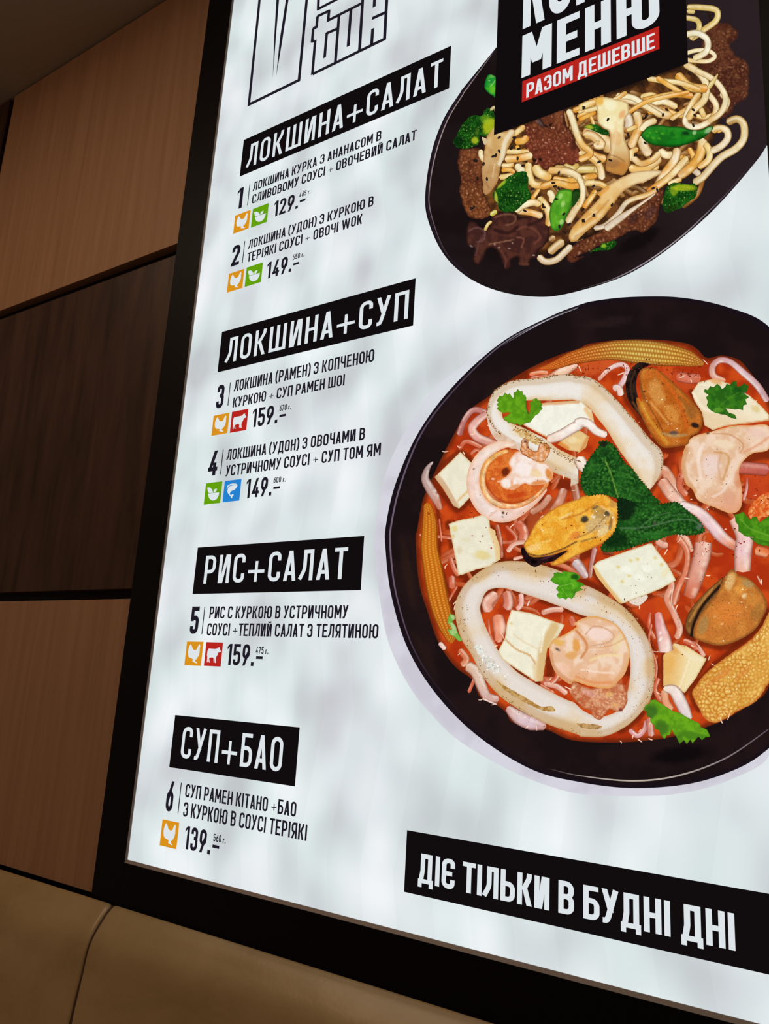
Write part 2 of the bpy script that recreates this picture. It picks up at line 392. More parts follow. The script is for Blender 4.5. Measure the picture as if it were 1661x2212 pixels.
def resample(P, n):
    P = np.asarray(P, float); d = np.r_[0, np.cumsum(np.hypot(*np.diff(P, axis=0).T))]
    t = np.linspace(0, d[-1], n); return np.c_[np.interp(t, d, P[:, 0]), np.interp(t, d, P[:, 1])], d[-1]
def densify(P, step, closed=True):
    Q = np.r_[P, P[:1]] if closed else P; out = []
    for a, b in zip(Q[:-1], Q[1:]):
        k = max(1, int(math.ceil(np.hypot(*(b - a)) / step))); out += [a + (b - a) * i / k for i in range(k)]
    return np.array(out)
def segdist(X, P, closed=True):
    A = P; B = np.roll(P, -1, 0) if closed else P[1:]
    if not closed: A = P[:-1]
    best = np.full(len(X), 1e9); G = np.zeros((len(X), 2)); U = np.zeros(len(X))
    for i in range(len(A)):
        a, b = A[i], B[i]; ab = b - a; L2 = max(ab @ ab, 1e-9); t = np.clip(((X - a) @ ab) / L2, 0, 1)
        v = X - (a + t[:, None] * ab); d = np.hypot(v[:, 0], v[:, 1]); k = d < best
        best[k] = d[k]; G[k] = v[k]; U[k] = (i + t[k]) / len(A)
    return best, G / np.maximum(best, 1e-6)[:, None], U
def inkmesh(name, xy, faces, col, parent, mat, kind=None):
    x, z = pl(xy[:, 0], xy[:, 1]); P = place(x, z, lay())
    me = bpy.data.meshes.new(name); me.from_pydata(P.tolist(), [], faces); me.update()
    ca = me.color_attributes.new('ink', 'FLOAT_COLOR', 'POINT')
    c = np.ones((len(P), 4)); c[:, :3] = lin(np.clip(col, 0, 255)); ca.data.foreach_set('color', c.ravel().astype(np.float32))
    o = link(name, me, mat, parent)
    if kind: o['kind'] = kind
    return o
SEED = [11]
def decorate(X, c, dabs, strokes):
    for d in dabs:
        p, rx, ry, ang, cc, al = d; q = math.radians(ang)
        for (cx, cy) in T(p):
            u = X - (cx, cy); a = u[:, 0] * math.cos(q) + u[:, 1] * math.sin(q); b = -u[:, 0] * math.sin(q) + u[:, 1] * math.cos(q)
            r = np.hypot(a / rx, b / ry) + (vnoise(X[:, 0], X[:, 1], 7, 3) - .5) * .25; c = mixc(c, cc, al * (1 - sstep(.55, 1.1, r)))
    for s in strokes:
        p, wd, cc, al = s; d, g, u = segdist(X, catmull(T(p), 8), False)
        c = mixc(c, cc, al * (1 - sstep(wd * .3, wd * .75, d)))
    return c
def blob(name, outline, parent, c0, c1=None, ns=16, edge=None, ew=8, ea=.8, lite=None, la=.6, dark=None, da=.5, lw=None, ldir=(-.5, -.85), cells=None,
         dabs=(), strokes=(), sp=2.8, smooth=True, mat=None, jag=0, serr=None, grad=None, cw=1.1):
    SEED[0] += 1; sd = SEED[0]
    O = T(outline) if isinstance(outline, str) else np.asarray(outline, float)
    O = catmull(O, 4, True) if smooth else densify(O, 5)
    if serr or jag:
        O = densify(O, 1.8); n = len(O); tg = np.roll(O, -2, 0) - np.roll(O, 2, 0); tg /= np.maximum(np.hypot(tg[:, 0], tg[:, 1]), 1e-6)[:, None]
        nn = np.c_[tg[:, 1], -tg[:, 0]]
        if jag: O = O + nn * ((fbm(O[:, 0], O[:, 1], 7, sd) - .5) * 2 * jag)[:, None]
        if serr: s = np.arange(n) * 1.8; O = O + nn * (((s / serr[1]) % 1.0 - .5) * serr[0] * 2)[:, None]
    keep = np.hypot(*(O - np.roll(O, 1, 0)).T) > .4; O = O[keep]
    x0, y0 = O.min(0); x1, y1 = O.max(0); x1 = min(x1, 1690); x0 = max(x0, 500); y0 = max(y0, -60)
    gx, gy = np.meshgrid(np.arange(x0, x1, sp), np.arange(y0, y1, sp * .87)); gx[1::2] += sp / 2
    X = np.c_[gx.ravel(), gy.ravel()] + (vnoise(gx.ravel() * 9.1, gy.ravel() * 9.1, 3, 2)[:, None] - .5) * .4
    ins = np.zeros(len(X), bool); px, py = X.T; A = O; B = np.roll(O, -1, 0)
    for a, b in zip(A, B):
        k = ((a[1] > py) != (b[1] > py)); 
        if k.any():
            xx = (b[0] - a[0]) * (py - a[1]) / (b[1] - a[1] + 1e-12) + a[0]; ins ^= k & (px < xx)
    X = X[ins]; Oc = O if len(O) < 260 else O[::max(1, len(O) // 260)]
    d, g, _ = segdist(X, Oc); X = X[d > sp * .55]
    n = len(O); vin = [Vector(p) for p in O] + [Vector(p) for p in X]
    r = delaunay_2d_cdt(vin, [(i, (i + 1) % n) for i in range(n)], [], 1, 1e-4)
    V = np.array([tuple(v) for v in r[0]]); F = [tuple(f) for f in r[2]]
    if not len(F): return None
    d, g, _ = segdist(V, Oc)
    c0 = np.asarray(c0, float); c = np.tile(c0, (len(V), 1))
    if c1 is not None: c = mixc(c, c1, sstep(.36, .66, fbm(V[:, 0], V[:, 1], ns, sd)))
    if grad is not None:   # (string of two points, colour, alpha): fades in from first to second
        a, b = T(grad[0]); t = ((V - a) @ (b - a)) / ((b - a) @ (b - a)); c = mixc(c, grad[1], grad[2] * sstep(0, 1, t))
    if cells:
        cr_, cd, cl, ca, hi = cells; rs = np.random.RandomState(sd)
        hx, hy = np.meshgrid(np.arange(x0 - cr_, x1 + cr_, cr_), np.arange(y0 - cr_, y1 + cr_, cr_)); Sx = np.c_[hx.ravel(), hy.ravel()] + rs.uniform(-.42, .42, (hx.size, 2)) * cr_
        Wp = V + np.c_[vnoise(V[:,0],V[:,1],cr_*1.3,sd+31)-.5, vnoise(V[:,0],V[:,1],cr_*1.3,sd+37)-.5]*cr_*cw + np.c_[vnoise(V[:,0],V[:,1],cr_*4,sd+41)-.5, vnoise(V[:,0],V[:,1],cr_*4,sd+43)-.5]*cr_*cw*1.5
        cm = .35 + .65 * sstep(.3, .6, fbm(V[:,0],V[:,1],cr_*3.5,sd+51))
        f1 = np.full(len(V), 1e9); f2 = f1.copy(); wi = np.zeros(len(V), int)
        for i0 in range(0, len(V), 4000):
            D_ = np.hypot(Wp[i0:i0+4000, None, 0] - Sx[None, :, 0], Wp[i0:i0+4000, None, 1] - Sx[None, :, 1]); ix = np.argpartition(D_, 1, 1)[:, :2]
            dd = np.take_along_axis(D_, ix, 1); o_ = np.argsort(dd, 1); f1[i0:i0+4000] = np.take_along_axis(dd, o_[:, :1], 1)[:, 0]; f2[i0:i0+4000] = np.take_along_axis(dd, o_[:, 1:2], 1)[:, 0]
            wi[i0:i0+4000] = np.take_along_axis(ix, o_[:, :1], 1)[:, 0]
        c = mixc(c, cd, ca * cm * (1 - sstep(0, cr_ * .42, f2 - f1)))
        c = mixc(c, cl, ca * .8 * cm * (1 - sstep(cr_ * .08, cr_ * .42, f1)) * rs.uniform(.2, 1, len(Sx))[wi])
        if hi is not None: c = mixc(c, hi, .9 * (1 - sstep(0, cr_ * .22, f1)) * (rs.uniform(0, 1, len(Sx))[wi] > .75))
    lw = lw or ew * 2.5
    sh = (g @ np.array(ldir)) * -1 * (1 - sstep(0, lw, d))
    if lite is not None: c = mixc(c, lite, la * np.clip(sh, 0, 1))
    if dark is not None: c = mixc(c, dark, da * np.clip(-sh, 0, 1))
    if edge is not None: c = mixc(c, edge, ea * (1 - sstep(0, ew, d)))
    c = decorate(V, c, dabs, strokes)
    return inkmesh(name, V, F, c, parent, mat or PS)
def strip(name, A, B, m, colf, parent, mat=None):
    n = len(A); v = np.linspace(0, 1, m); X = (A[:, None, :] * (1 - v)[None, :, None] + B[:, None, :] * v[None, :, None]).reshape(-1, 2)
    U = np.repeat(np.linspace(0, 1, n), m); Vv = np.tile(v * 2 - 1, n); c = colf(U, Vv, X)
    F = [(i * m + j, i * m + j + 1, (i + 1) * m + j + 1, (i + 1) * m + j) for i in range(n - 1) for j in range(m - 1)]
    return inkmesh(name, X, F, c, parent, mat or PS)
def ramp(cols, U):
    cols = np.asarray(cols, float); t = np.linspace(0, 1, len(cols)); return np.c_[[np.interp(U, t, cols[:, k]) for k in range(3)]].T
def ribbon(name, path, widths, parent, cols, edge=(150, 95, 40), ea=.7, hi=(255, 250, 235), ha=.35, hv=-.25, m=7, cap=.5, mat=None, dabs=(), strokes=(), colf=None, step=3.0, ne=.12, occ=.0):
    P = catmull(T(path), 5); n0 = int(np.hypot(*np.diff(P, axis=0).T).sum() / step) + 3; P, Ln = resample(P, n0)
    wd = np.interp(np.linspace(0, 1, n0), np.linspace(0, 1, len(np.atleast_1d(widths))), np.atleast_1d(widths)) if np.ndim(widths) else np.full(n0, float(widths))
    s = np.linspace(0, Ln, n0); k = np.minimum(s, Ln - s)
    if cap: wd = wd * np.sqrt(np.clip(1 - (1 - np.clip(k / (wd * cap + 1e-6), 0, 1)) ** 2, .02, 1))
    tg = np.gradient(P, axis=0); tg /= np.maximum(np.hypot(tg[:, 0], tg[:, 1]), 1e-6)[:, None]; nn = np.c_[tg[:, 1], -tg[:, 0]]
    SEED[0] += 1; sd = SEED[0]
    def cf(U, V, X):
        if colf: c = colf(U, V, X, Ln)
        else:
            c = ramp(cols, U); c = mixc(c, edge, ea * sstep(.4, 1.0, np.abs(V)) ** 1.2)
            c = mixc(c, hi, ha * (1 - sstep(.05, .6, np.abs(V - hv))) * sstep(.25, .6, fbm(X[:, 0], X[:, 1], 16, sd)))
            c = mixc(c, np.array(edge) * .5, occ * sstep(.8, 1.0, np.abs(V)))
            c = c * (1 + ne * (fbm(X[:, 0], X[:, 1], 9, sd + 3) - .5)[:, None])
        return decorate(X, c, dabs, strokes)
    return strip(name, P + nn * wd[:, None] / 2, P - nn * wd[:, None] / 2, m, cf, parent, mat)
def band(name, a, b, parent, colf, m=12, step=3.0, closed=False, mat=None, smooth=True):
    A = catmull(T(a), 5, closed); B = catmull(T(b), 5, closed)
    if closed: A = np.r_[A, A[:1]]; B = np.r_[B, B[:1]]
    n = int(np.hypot(*np.diff(A, axis=0).T).sum() / step) + 2; A, La = resample(A, n); B, _ = resample(B, n)
    return strip(name, A, B, m, lambda U, V, X: colf(U, V, X, La), parent, mat)
def corn(base, bright, line, rows, kl):
    def f(U, V, X, Ln):
        th = np.arcsin(np.clip(V, -.99, .99)) / (math.pi / 2); r = (th + 1) / 2 * rows; k = U * Ln / kl + .5 * (np.floor(r) % 2)
        a = np.abs(np.sin(math.pi * r)); b_ = np.abs(np.sin(math.pi * k)); t = sstep(.25, .95, a * b_ ** .8)
        c = ramp(line, U); c = mixc(c, (0, 0, 0), np.zeros(len(U))); cc = ramp(base, U)
        c = c * (1 - t[:, None]) + cc * t[:, None]; c = mixc(c, bright, .55 * sstep(.8, 1, a * b_) * (1 - np.abs(V)))
        return mixc(c, (110, 45, 10), .75 * sstep(.7, 1.0, np.abs(V)))
    return f
def grp(name, outline, parent, col): pass

# =================================================================== noodle plate picture
BW = T('c185,252 c0,480 a390,0 a240,240 a130,550 a75,950 a120,1200 a250,1460 a450,1650 a700,1770 a1000,1827 a1300,1815 b300,1640 b600,1490 b900,1270 b1200,1000 b1500,660 b1650,450 f1720,200 f1740,0 f1700,-160 f1500,-200 f1250,-120 f1120,40')
dish = blob('noodle_dish_picture', BW, sign, (24, 16, 17), (30, 21, 22), 60, grad=('f1150,500 f1600,300', (44, 33, 36), .9), sp=9, mat=PS,
            dabs=[('f1450,560', 200, 40, -25, (40, 29, 32), .5), ('f1380,520', 60, 20, -30, (14, 9, 9), .7)])
dish['label'] = 'printed picture of a dark bowl of noodles with beef and broccoli'
ribbon('rim_line', 'f1068,110 f1000,198 a405,0 a262,240 a155,550 a100,950 a142,1200 a270,1450 a470,1640', 3.5, dish, [(40, 30, 42)] * 2, edge=(30, 20, 34), ha=0, m=3, mat=PR)
ribbon('rim_line', 'f1062,118 f1000,203 a420,10 a275,250 a170,550 a116,850 a120,1050 a205,1320 a300,1490', [1.5, 2, 2.2, 2.2, 2, 1], dish, [(120, 105, 110), (150, 135, 130), (160, 145, 140), (120, 105, 110), (60, 50, 54)], ea=0, ha=0, m=3, mat=PR)
ribbon('rim_line', 'b0,1718 b300,1628 b600,1472 b900,1252 b1130,1040 b1300,870 b1480,650', [1, 2.4, 2.6, 2.4, 2, 1], dish, [(40, 30, 30), (130, 120, 125), (170, 162, 168), (150, 142, 150), (90, 80, 88), (50, 40, 45)], ea=0, ha=0, m=3, mat=PR)
# sauce-dark bed under the noodles
blob('sauce', 'a590,500 a640,350 f1066,284 f1490,128 c1330,60 c1380,330 c1440,560 c1400,650 b1180,400 b1000,700 b700,860 b300,1150 a1300,1380 a1080,1450 a900,1100 a620,1080 a590,800', dish,
     (66, 38, 20), (118, 72, 34), 14, edge=(30, 18, 14), ew=14, sp=4, mat=PG)
rs_ = np.random.RandomState(5)
for k_ in range(74):   # the lower tangle, seen only in the gaps
    cx, cy = T('b%d,%d' % (rs_.randint(-560, 1050), rs_.randint(60, 900)))[0]
    if cy > 590 - (cx - 1080) * .36 or cy < 300 - (cx - 1066) * .385: continue
    a_ = rs_.uniform(-.9, .7); b_ = a_ + rs_.uniform(-.9, .9); L_ = rs_.uniform(26, 46)
    ribbon('noodle', 'f%.1f,%.1f f%.1f,%.1f f%.1f,%.1f' % (cx - L_ * math.cos(a_), cy - L_ * math.sin(a_), cx, cy, cx + L_ * math.cos(b_), cy + L_ * math.sin(b_)), rs_.uniform(10, 14), dish,
           [np.array((178, 116, 52)) * s_ for s_ in rs_.uniform(.55, 1.05, 2)] + [np.array((150, 96, 40))], edge=(84, 46, 18), occ=.8, ha=.3, m=7, ea=.8, cap=.3)
MEAT = dict(c0=(126, 72, 42), c1=(98, 50, 30), ns=22, edge=(56, 26, 18), ew=5, ea=.8, sp=2.3, mat=PG, jag=2.2)
blob('beef_slice', 'a390,510 a480,500 a560,500 a600,560 a590,700 a590,800 a600,900 a650,1000 a665,1100 a560,1140 a470,1115 a425,1040 a385,900 a400,780 a368,650 a375,560', dish, cells=(8.5, (74, 36, 20), (176, 116, 72), .85, (214, 170, 128)), grad=('a420,560 a520,1080', (146, 86, 46), .6), dabs=[('a530,610', 6, 5, 0, (30, 16, 12), .8), ('a590,780', 8, 30, 80, (70, 34, 22), .5)], **MEAT)
blob('beef_slice', 'c1340,140 c1430,125 c1480,160 c1500,180 c1480,215 c1450,245 c1480,300 c1540,335 c1552,400 c1545,520 c1480,570 c1450,620 c1400,645 c1340,600 c1300,450 c1290,250', dish, (104, 60, 38), (80, 40, 28), 18, edge=(60, 34, 28), ew=6, cells=(7.5, (58, 28, 20), (150, 96, 60), .75, (170, 120, 84)), sp=2.4, mat=PG, jag=2.5)
blob('beef_slice', 'a970,310 a1030,270 a1100,235 a1200,190 a1310,155 a1330,220 a1345,290 a1385,350 a1425,440 a1480,560 a1460,620 a1390,660 a1260,650 a1150,695 a1060,640 a1030,580 a975,500 a968,400', dish, cells=(8, (80, 36, 26), (186, 112, 82), .75, (232, 190, 160)), grad=('a1250,230 a1200,560', (128, 52, 38), .55),
     dabs=[('a1110,270', 15, 7, 60, (28, 18, 18), .9), ('a1090,255', 20, 5, 50, (190, 150, 140), .35), ('a1200,290', 6, 3, -50, (20, 14, 14), .9), ('a1110,600 a1055,605', 5, 4, 20, (24, 14, 14), .9), ('a1330,250', 6, 18, 0, (60, 26, 20), .7), ('a1410,480', 8, 14, 0, (56, 28, 18), .5)], **MEAT)
blob('beef_slice', 'b735,840 b740,900 b705,1000 b680,1120 b620,1180 b560,1222 b500,1205 b440,1212 b380,1250 b280,1300 b200,1330 b60,1400 b-40,1440 a1500,1470 a1385,1530 a1345,1460 a1400,1370 a1661,1230 b120,1180 b300,1140 b450,1000 b600,880', dish, cells=(8, (66, 32, 22), (166, 104, 66), .85, (206, 170, 146)), dabs=[('b620,1050', 22, 12, -50, (78, 48, 46), .6), ('b480,1100', 18, 8, -40, (60, 36, 34), .6)], **MEAT)
def lettuce():
    o = blob('dark_leaf', 'a680,1105 a760,1070 a900,1090 a905,1130 a1000,1110 a1165,1085 a1180,1160 a1190,1260 a1170,1340 a1080,1440 a1090,1480 a1020,1500 a1015,1555 a960,1560 a910,1540 a915,1480 a850,1500 a850,1560 a800,1590 a775,1540 a720,1420 a640,1400 a590,1500 a550,1545 a500,1500 a520,1400 a450,1360 a450,1200 a500,1150 a600,1220 a660,1180',
         dish, (64, 34, 30), (84, 46, 36), 12, edge=(30, 16, 16), ew=6, sp=2.4, jag=1.5, mat=PS,
         strokes=[('a700,1120 a800,1090 a890,1110 a870,1170 a800,1190', 3.5, (134, 88, 66), .7), ('a900,1230 a980,1200 a1060,1230 a1110,1300 a1060,1350', 5, (112, 64, 50), .75), ('a470,1240 a540,1210 a610,1250 a600,1320 a540,1340', 3, (122, 84, 84), .6), ('a620,1260 a560,1340 a530,1460', 3, (104, 70, 72), .5), ('a940,1390 a960,1310 a900,1300', 3, (150, 94, 70), .6), ('a760,1420 a800,1500 a790,1570', 4, (110, 62, 46), .6), ('a920,1540 a1000,1540', 3, (120, 74, 54), .5), ('a650,1360 a760,1340 a870,1320', 2.5, (190, 140, 110), .5), ('a1000,1190 a1100,1150 a1160,1110', 6, (44, 22, 22), .7), ('a700,1230 a820,1260 a900,1210', 7, (40, 20, 20), .7), ('a640,1440 a680,1400', 8, (30, 16, 18), .6)],
         dabs=[('a740,1390 a830,1400 a860,1350 a700,1360 a1050,1460', 3, 1.6, 10, (210, 180, 165), .75), ('a490,1380', 4, 2, 30, (200, 190, 190), .6), ('a850,1270', 14, 9, 20, (96, 54, 42), .6)])
lettuce()
NC = [(232, 196, 120), (242, 218, 154), (222, 158, 66)]; NW = [(240, 224, 176), (244, 230, 190), (232, 196, 128)]; NO = [(226, 148, 40), (240, 190, 100), (220, 134, 34)]; NP = [(206, 186, 168), (222, 204, 182)]; NY = [(206, 176, 96), (224, 200, 124), (204, 166, 84)]
def nd(path, w, cols=NC, **k): return ribbon('noodle', path, np.asarray(w) / 4.04 * 1.04, dish, cols, **{**dict(edge=(172, 112, 36), occ=.75, ha=.6, m=9, cap=.35, ea=.6, hi=(255, 246, 216)), **k})
def nc(path, w, cols=NW, **k): return ribbon('noodle', path, np.asarray(w) / 2.513, dish, cols, **{**dict(edge=(176, 138, 70), occ=.7, ha=.5, m=9, cap=.35, ea=.6), **k})
nd('a1400,165 a1600,85 b20,20', 52, NO); nd('a1440,222 a1600,125 b0,180 b160,90', 48); nd('b0,240 b150,170', 38, NO); nd('b0,140 b60,110 b150,80', 60, NC)
nd('b540,40 b640,20 b700,60', 50); nd('b600,170 b700,150 b780,190', 60, NO); nd('b400,170 b440,250 b430,320', 80, NP)
nd('b760,150 b900,200 b1000,140', 46, NO); nd('b1020,200 b1100,215 b1180,190', 40); nd('b1060,130 b1100,220', 50)
nd('a1440,215 a1520,180 a1600,140', 30, NO); nd('b100,200 b130,280 b110,330', 30, NO)
nd('a880,440 a960,430 a990,385', 62, NO); nd('a870,380 a930,330 a970,300', 50); nd('a900,470 a910,530', 36, NO)
nd('a800,530 a900,530 a1010,530', 46); nd('a760,655 a830,655 a870,635', 46); nd('a580,510 a575,560 a610,620', 44, NW)
nd('a740,760 a820,750 a880,730', 50, NC); nd('a760,700 a830,690 a880,720', 40, NO)
nd('a895,640 a930,690 a980,720', 70, NW); nd('a1090,940 a1160,1020 a1190,1110 a1180,1200', 66, NC); nd('a1180,880 a1215,930 a1210,990', 60, NW)
nd('a1100,860 a1060,920 a1030,960', 36, NO); nd('a900,1060 a1020,1075 a1130,1110', 60, [(230, 200, 150), (226, 160, 80), (236, 214, 170)]); nd('a1120,1010 a1150,1050', 40, NO)
nd('a880,1065 a960,1010 a1050,985 a1110,1010', 62, NW, mat=PS)
nd('a1400,695 a1500,690 a1620,690 b130,680', 66, NY); nd('a1320,650 a1400,680 a1450,640', 50, NY)
nd('b40,370 b120,360 b240,440 b290,520', 120, [(214, 166, 100), (230, 198, 146), (220, 176, 110)])
nd('b-10,400 b60,500 b150,560 b240,580', 74, [(232, 212, 166), (222, 140, 46), (230, 180, 100)])
nd('b540,380 b570,470 b620,550', 86, [(220, 190, 140), (236, 214, 176)]); nd('b700,500 b760,545 b830,540', 70, NW)
nd('b640,640 b700,660', 60); nd('b880,560 b940,600 b870,690', 60, NO); nd('b470,600 b460,520 b520,490', 50, NC); nd('b960,480 b1000,560 b980,620', 44, NO)
nd('b440,650 b540,680 b640,630 b710,560', 74, [(236, 190, 110), (232, 186, 108), (230, 200, 150)]); nd('b470,560 b540,620 b640,590 b710,520', 56, [(236, 216, 176), (226, 170, 90), (232, 200, 140)])
nd('b970,650 b1060,720', 56, NP); nd('b780,800 b900,750', 46, NC)
nd('a1000,625 a1010,740 a1050,820 a1150,835', 66, NC); nd('a1060,650 a1100,720 a1210,765', 86, NC); nd('a1230,690 a1330,700 a1440,760', 80, [(234, 200, 130), (240, 220, 170)])
nd('a1220,770 a1330,790 a1450,780 a1600,745 b60,740 b140,735', 56, NO); nd('a1110,850 a1250,810 a1380,840 a1460,830', 62, [(222, 150, 60), (232, 180, 90), (226, 150, 56)])
nd('a1180,700 a1300,700 a1420,735 a1485,820 a1480,950 a1410,1070 a1350,1170', 64, [(228, 170, 90), (238, 214, 166), (238, 212, 160), (232, 206, 156), (226, 196, 150)])
nd('b0,735 b35,830 b30,930 b0,1000', 50, NW); nd('a1510,810 a1600,800 b60,790 b180,795 b250,835', 52, NC); nd('b150,850 b100,930 b40,1010', 50, NO)
nd('a1500,375 a1580,390 a1661,470 b130,450', 80, [(226, 180, 110), (234, 204, 150)])
nd('a1500,535 a1590,620 a1630,740 b160,700', 10)
nd('b0,525 b100,560 b180,640 b205,760', 64, [(230, 200, 140), (226, 176, 96), (240, 224, 190)])
nd('a1360,150 a1400,250 a1430,350 a1480,460 a1560,545 b0,590', 60, [(238, 226, 190), (238, 222, 176), (230, 176, 90), (228, 160, 70)])
nd('b1060,0 b1000,100 b900,170 b800,235', 44, [(214, 160, 80), (230, 190, 120)])
nd('b620,95 b750,80 b860,130', 58, NW); nd('b550,75 b700,40 b850,15 b1000,30', 56, NO)
nd('b500,165 b525,280 b490,390 b450,480', 76, [(238, 222, 184), (226, 160, 70), (232, 196, 140)])
nd('b540,330 b600,270 b680,240', 60, NW); nd('b420,330 b520,290', 40, NC)
nd('b340,45 b480,70 b620,130 b740,190 b810,195', 76, [(236, 190, 120), (242, 226, 190), (232, 176, 100), (240, 224, 190), (226, 170, 90)])
nd('b860,480 b840,580 b750,710 b680,830', 74, [(214, 170, 110), (242, 226, 196), (226, 160, 70), (240, 220, 180), (224, 170, 100)])
nd('b1085,400 b1060,540 b980,650 b870,730', 84, [(238, 222, 180), (226, 164, 70), (222, 160, 70), (220, 170, 110)])
nd('b1100,440 b1140,510 b1130,590 b1040,655', 60, NC)
nd('b950,560 b830,700 b720,790 b600,870', 62, [(230, 190, 120), (240, 220, 170), (230, 180, 100), (220, 130, 50)])
nd('b700,830 b600,890 b430,950 b340,1060 b230,1160 b130,1185', 46, [(222, 150, 70), (232, 190, 120), (214, 196, 170), (218, 200, 176), (200, 180, 160)])
nd('b670,880 b560,960 b400,1070 b230,1195', [16, 26, 60, 64], NP, cap=.1)
nd('b1160,340 b1220,310 b1290,330 b1300,400 b1240,470 b1150,515', 62, [(214, 170, 90), (236, 216, 176), (234, 220, 190), (222, 200, 160)])
nd('b1290,265 b1380,230 b1440,280 b1440,400 b1370,490 b1250,560 b1160,650 b1080,740 b1000,790', 66, [(170, 130, 70), (226, 204, 150), (234, 216, 170), (228, 208, 164), (222, 200, 156), (212, 188, 140)])
nd('b1120,0 b1200,110 b1170,220 b1080,285 b990,300 b930,260 b950,170 b1010,60 b1060,0', 54, [(236, 216, 176), (238, 220, 180), (232, 190, 120), (242, 228, 196), (240, 226, 196), (238, 222, 190), (228, 190, 120), (220, 170, 90)])
nd('b1240,0 b1295,70 b1270,140 b1215,190', 56, [(238, 222, 180), (238, 222, 184), (226, 180, 110)])
nc('c1215,40 c1290,40 c1375,55 c1375,110 c1310,160 c1235,215', 34, NY); nc('c1200,95 c1270,110 c1280,160 c1230,210', 30, NY); nc('c1215,60 c1260,65', 26, NY)
nc('c1185,300 c1260,275 c1330,275 c1368,305 c1330,332 c1250,330 c1200,320', 24, NW); nc('c1205,190 c1270,180 c1325,215 c1320,280 c1250,320', 36, [(226, 214, 170), (240, 234, 210), (240, 232, 200), (228, 206, 150)])
nc('c1200,345 c1280,395 c1320,460 c1310,540 c1250,600 c1220,650', 40, [(232, 200, 140), (240, 222, 180), (236, 208, 150), (226, 180, 100)])
nc('c1260,380 c1370,440 c1425,530 c1400,610 c1330,660', 34, [(226, 196, 140), (236, 216, 170), (236, 220, 180), (224, 180, 110)])
nc('c1160,400 c1230,470 c1330,480', 50, NO); nc('c1330,480 c1360,440 c1385,400', [26, 24, 6], NY, cap=.1)
nc('c1000,425 c1090,440 c1180,450 c1290,490', 30, NC); nc('c1050,420 c1130,470 c1210,520', 30, NO)
nc('c830,520 c920,530 c990,575 c1080,630', 34, NW); nc('c900,610 c990,555 c1100,525 c1230,500', 26, NO); nc('c660,605 c760,575 c890,500', 26, NC)
nd('b1250,330 b1210,350', 20, NO)
nd('a790,598 a900,590 a1040,560', 70, [(232, 190, 120), (222, 150, 60), (242, 224, 180)])
nd('a1090,1462 a1150,1515 a1250,1500 a1340,1420 a1390,1370', 58, [(214, 190, 160), (210, 188, 156), (222, 206, 180)]); nd('a1185,1440 a1250,1380 a1320,1330', 70, [(190, 150, 100), (214, 180, 130)])
nd('a610,1240 a640,1180 a675,1155', 28, NY); nd('a1190,1330 a1240,1290', 50, [(120, 80, 44), (196, 150, 90)]); nd('a660,1100 a720,1060', 44, [(190, 190, 60), (200, 190, 90)])
MU = dict(edge=(150, 96, 44), ew=5, ea=.6, sp=2.6, mat=PS, jag=1.0)
blob('mushroom_slice', 'a640,370 a700,300 a760,350 a860,330 a885,370 a820,500 a790,580 a760,640 a740,740 a720,810 a650,905 a600,900 a590,800 a580,700 a590,640 a610,500', dish, (222, 190, 134), (206, 164, 100), 16, grad=('a760,420 a620,860', (176, 126, 78), .7),
     strokes=[('a850,350 a790,450 a770,560 a745,640', 9, (240, 228, 200), .8), ('a660,500 a700,620 a650,800', 3, (190, 146, 92), .6), ('a700,640 a680,760', 2.5, (232, 204, 160), .7), ('a620,800 a650,860', 4, (150, 110, 76), .6)], **MU)
blob('mushroom_slice', 'a640,430 a585,400 a610,470', dish, (214, 190, 150), sp=3)
blob('mushroom_slice', 'b150,60 b230,40 b330,60 b425,90 b435,180 b400,240 b400,400 b440,500 b448,560 b440,640 b385,720 b260,690 b235,650 b270,500 b270,350 b220,310 b170,260 b160,150', dish, (240, 224, 168), (248, 238, 196), 18, grad=('b320,330 b330,700', (188, 126, 56), .95),
     dabs=[('b180,70', 10, 14, 0, (232, 170, 60), .8), ('b380,190', 8, 12, 30, (226, 150, 90), .6), ('b330,400', 14, 22, 0, (224, 170, 110), .6), ('b300,620', 18, 12, 0, (150, 100, 56), .6), ('b380,640', 9, 10, 0, (190, 120, 50), .6), ('b280,110', 16, 14, 0, (250, 246, 214), .6)],
     strokes=[('b330,250 b320,400 b290,560', 4, (240, 216, 170), .5), ('b260,540 b330,560 b400,600', 3, (130, 84, 44), .5)], **MU)
blob('mushroom_slice', 'a1390,1340 a1365,1280 a1420,1180 a1540,1050 a1640,930 b60,870 b150,880 b300,780 b450,705 b560,680 b700,678 b715,710 b600,770 b560,790 b500,800 b380,870 b300,980 b200,1100 b50,1230 b-20,1300 a1500,1310', dish, (232, 190, 120), (222, 166, 86), 18, grad=('b120,950 b600,720', (240, 222, 180), .85),
     strokes=[('b20,1010 b150,920 b260,830', 6, (226, 150, 56), .7), ('a1400,1300 a1480,1230 a1600,1150', 6, (240, 220, 180), .6), ('b30,1150 b150,1060 b260,940', 3, (180, 130, 70), .6), ('b60,1110 b160,1030', 2, (244, 224, 180), .7), ('a1420,1290 a1500,1250', 3, (190, 140, 80), .5)],
     dabs=[('a1420,1300', 9, 7, -40, (206, 166, 104), .7), ('b200,1050', 14, 5, -45, (250, 234, 196), .4)], **MU)
def broc(o, stalk=(), **k):
    return blob('broccoli_floret', o, dish, (28, 92, 22), (16, 62, 16), 14, cells=(4.6, (10, 44, 10), (92, 170, 44), .9, (196, 226, 110)), sp=1.75, mat=PR, jag=2.0, dabs=stalk, **k)
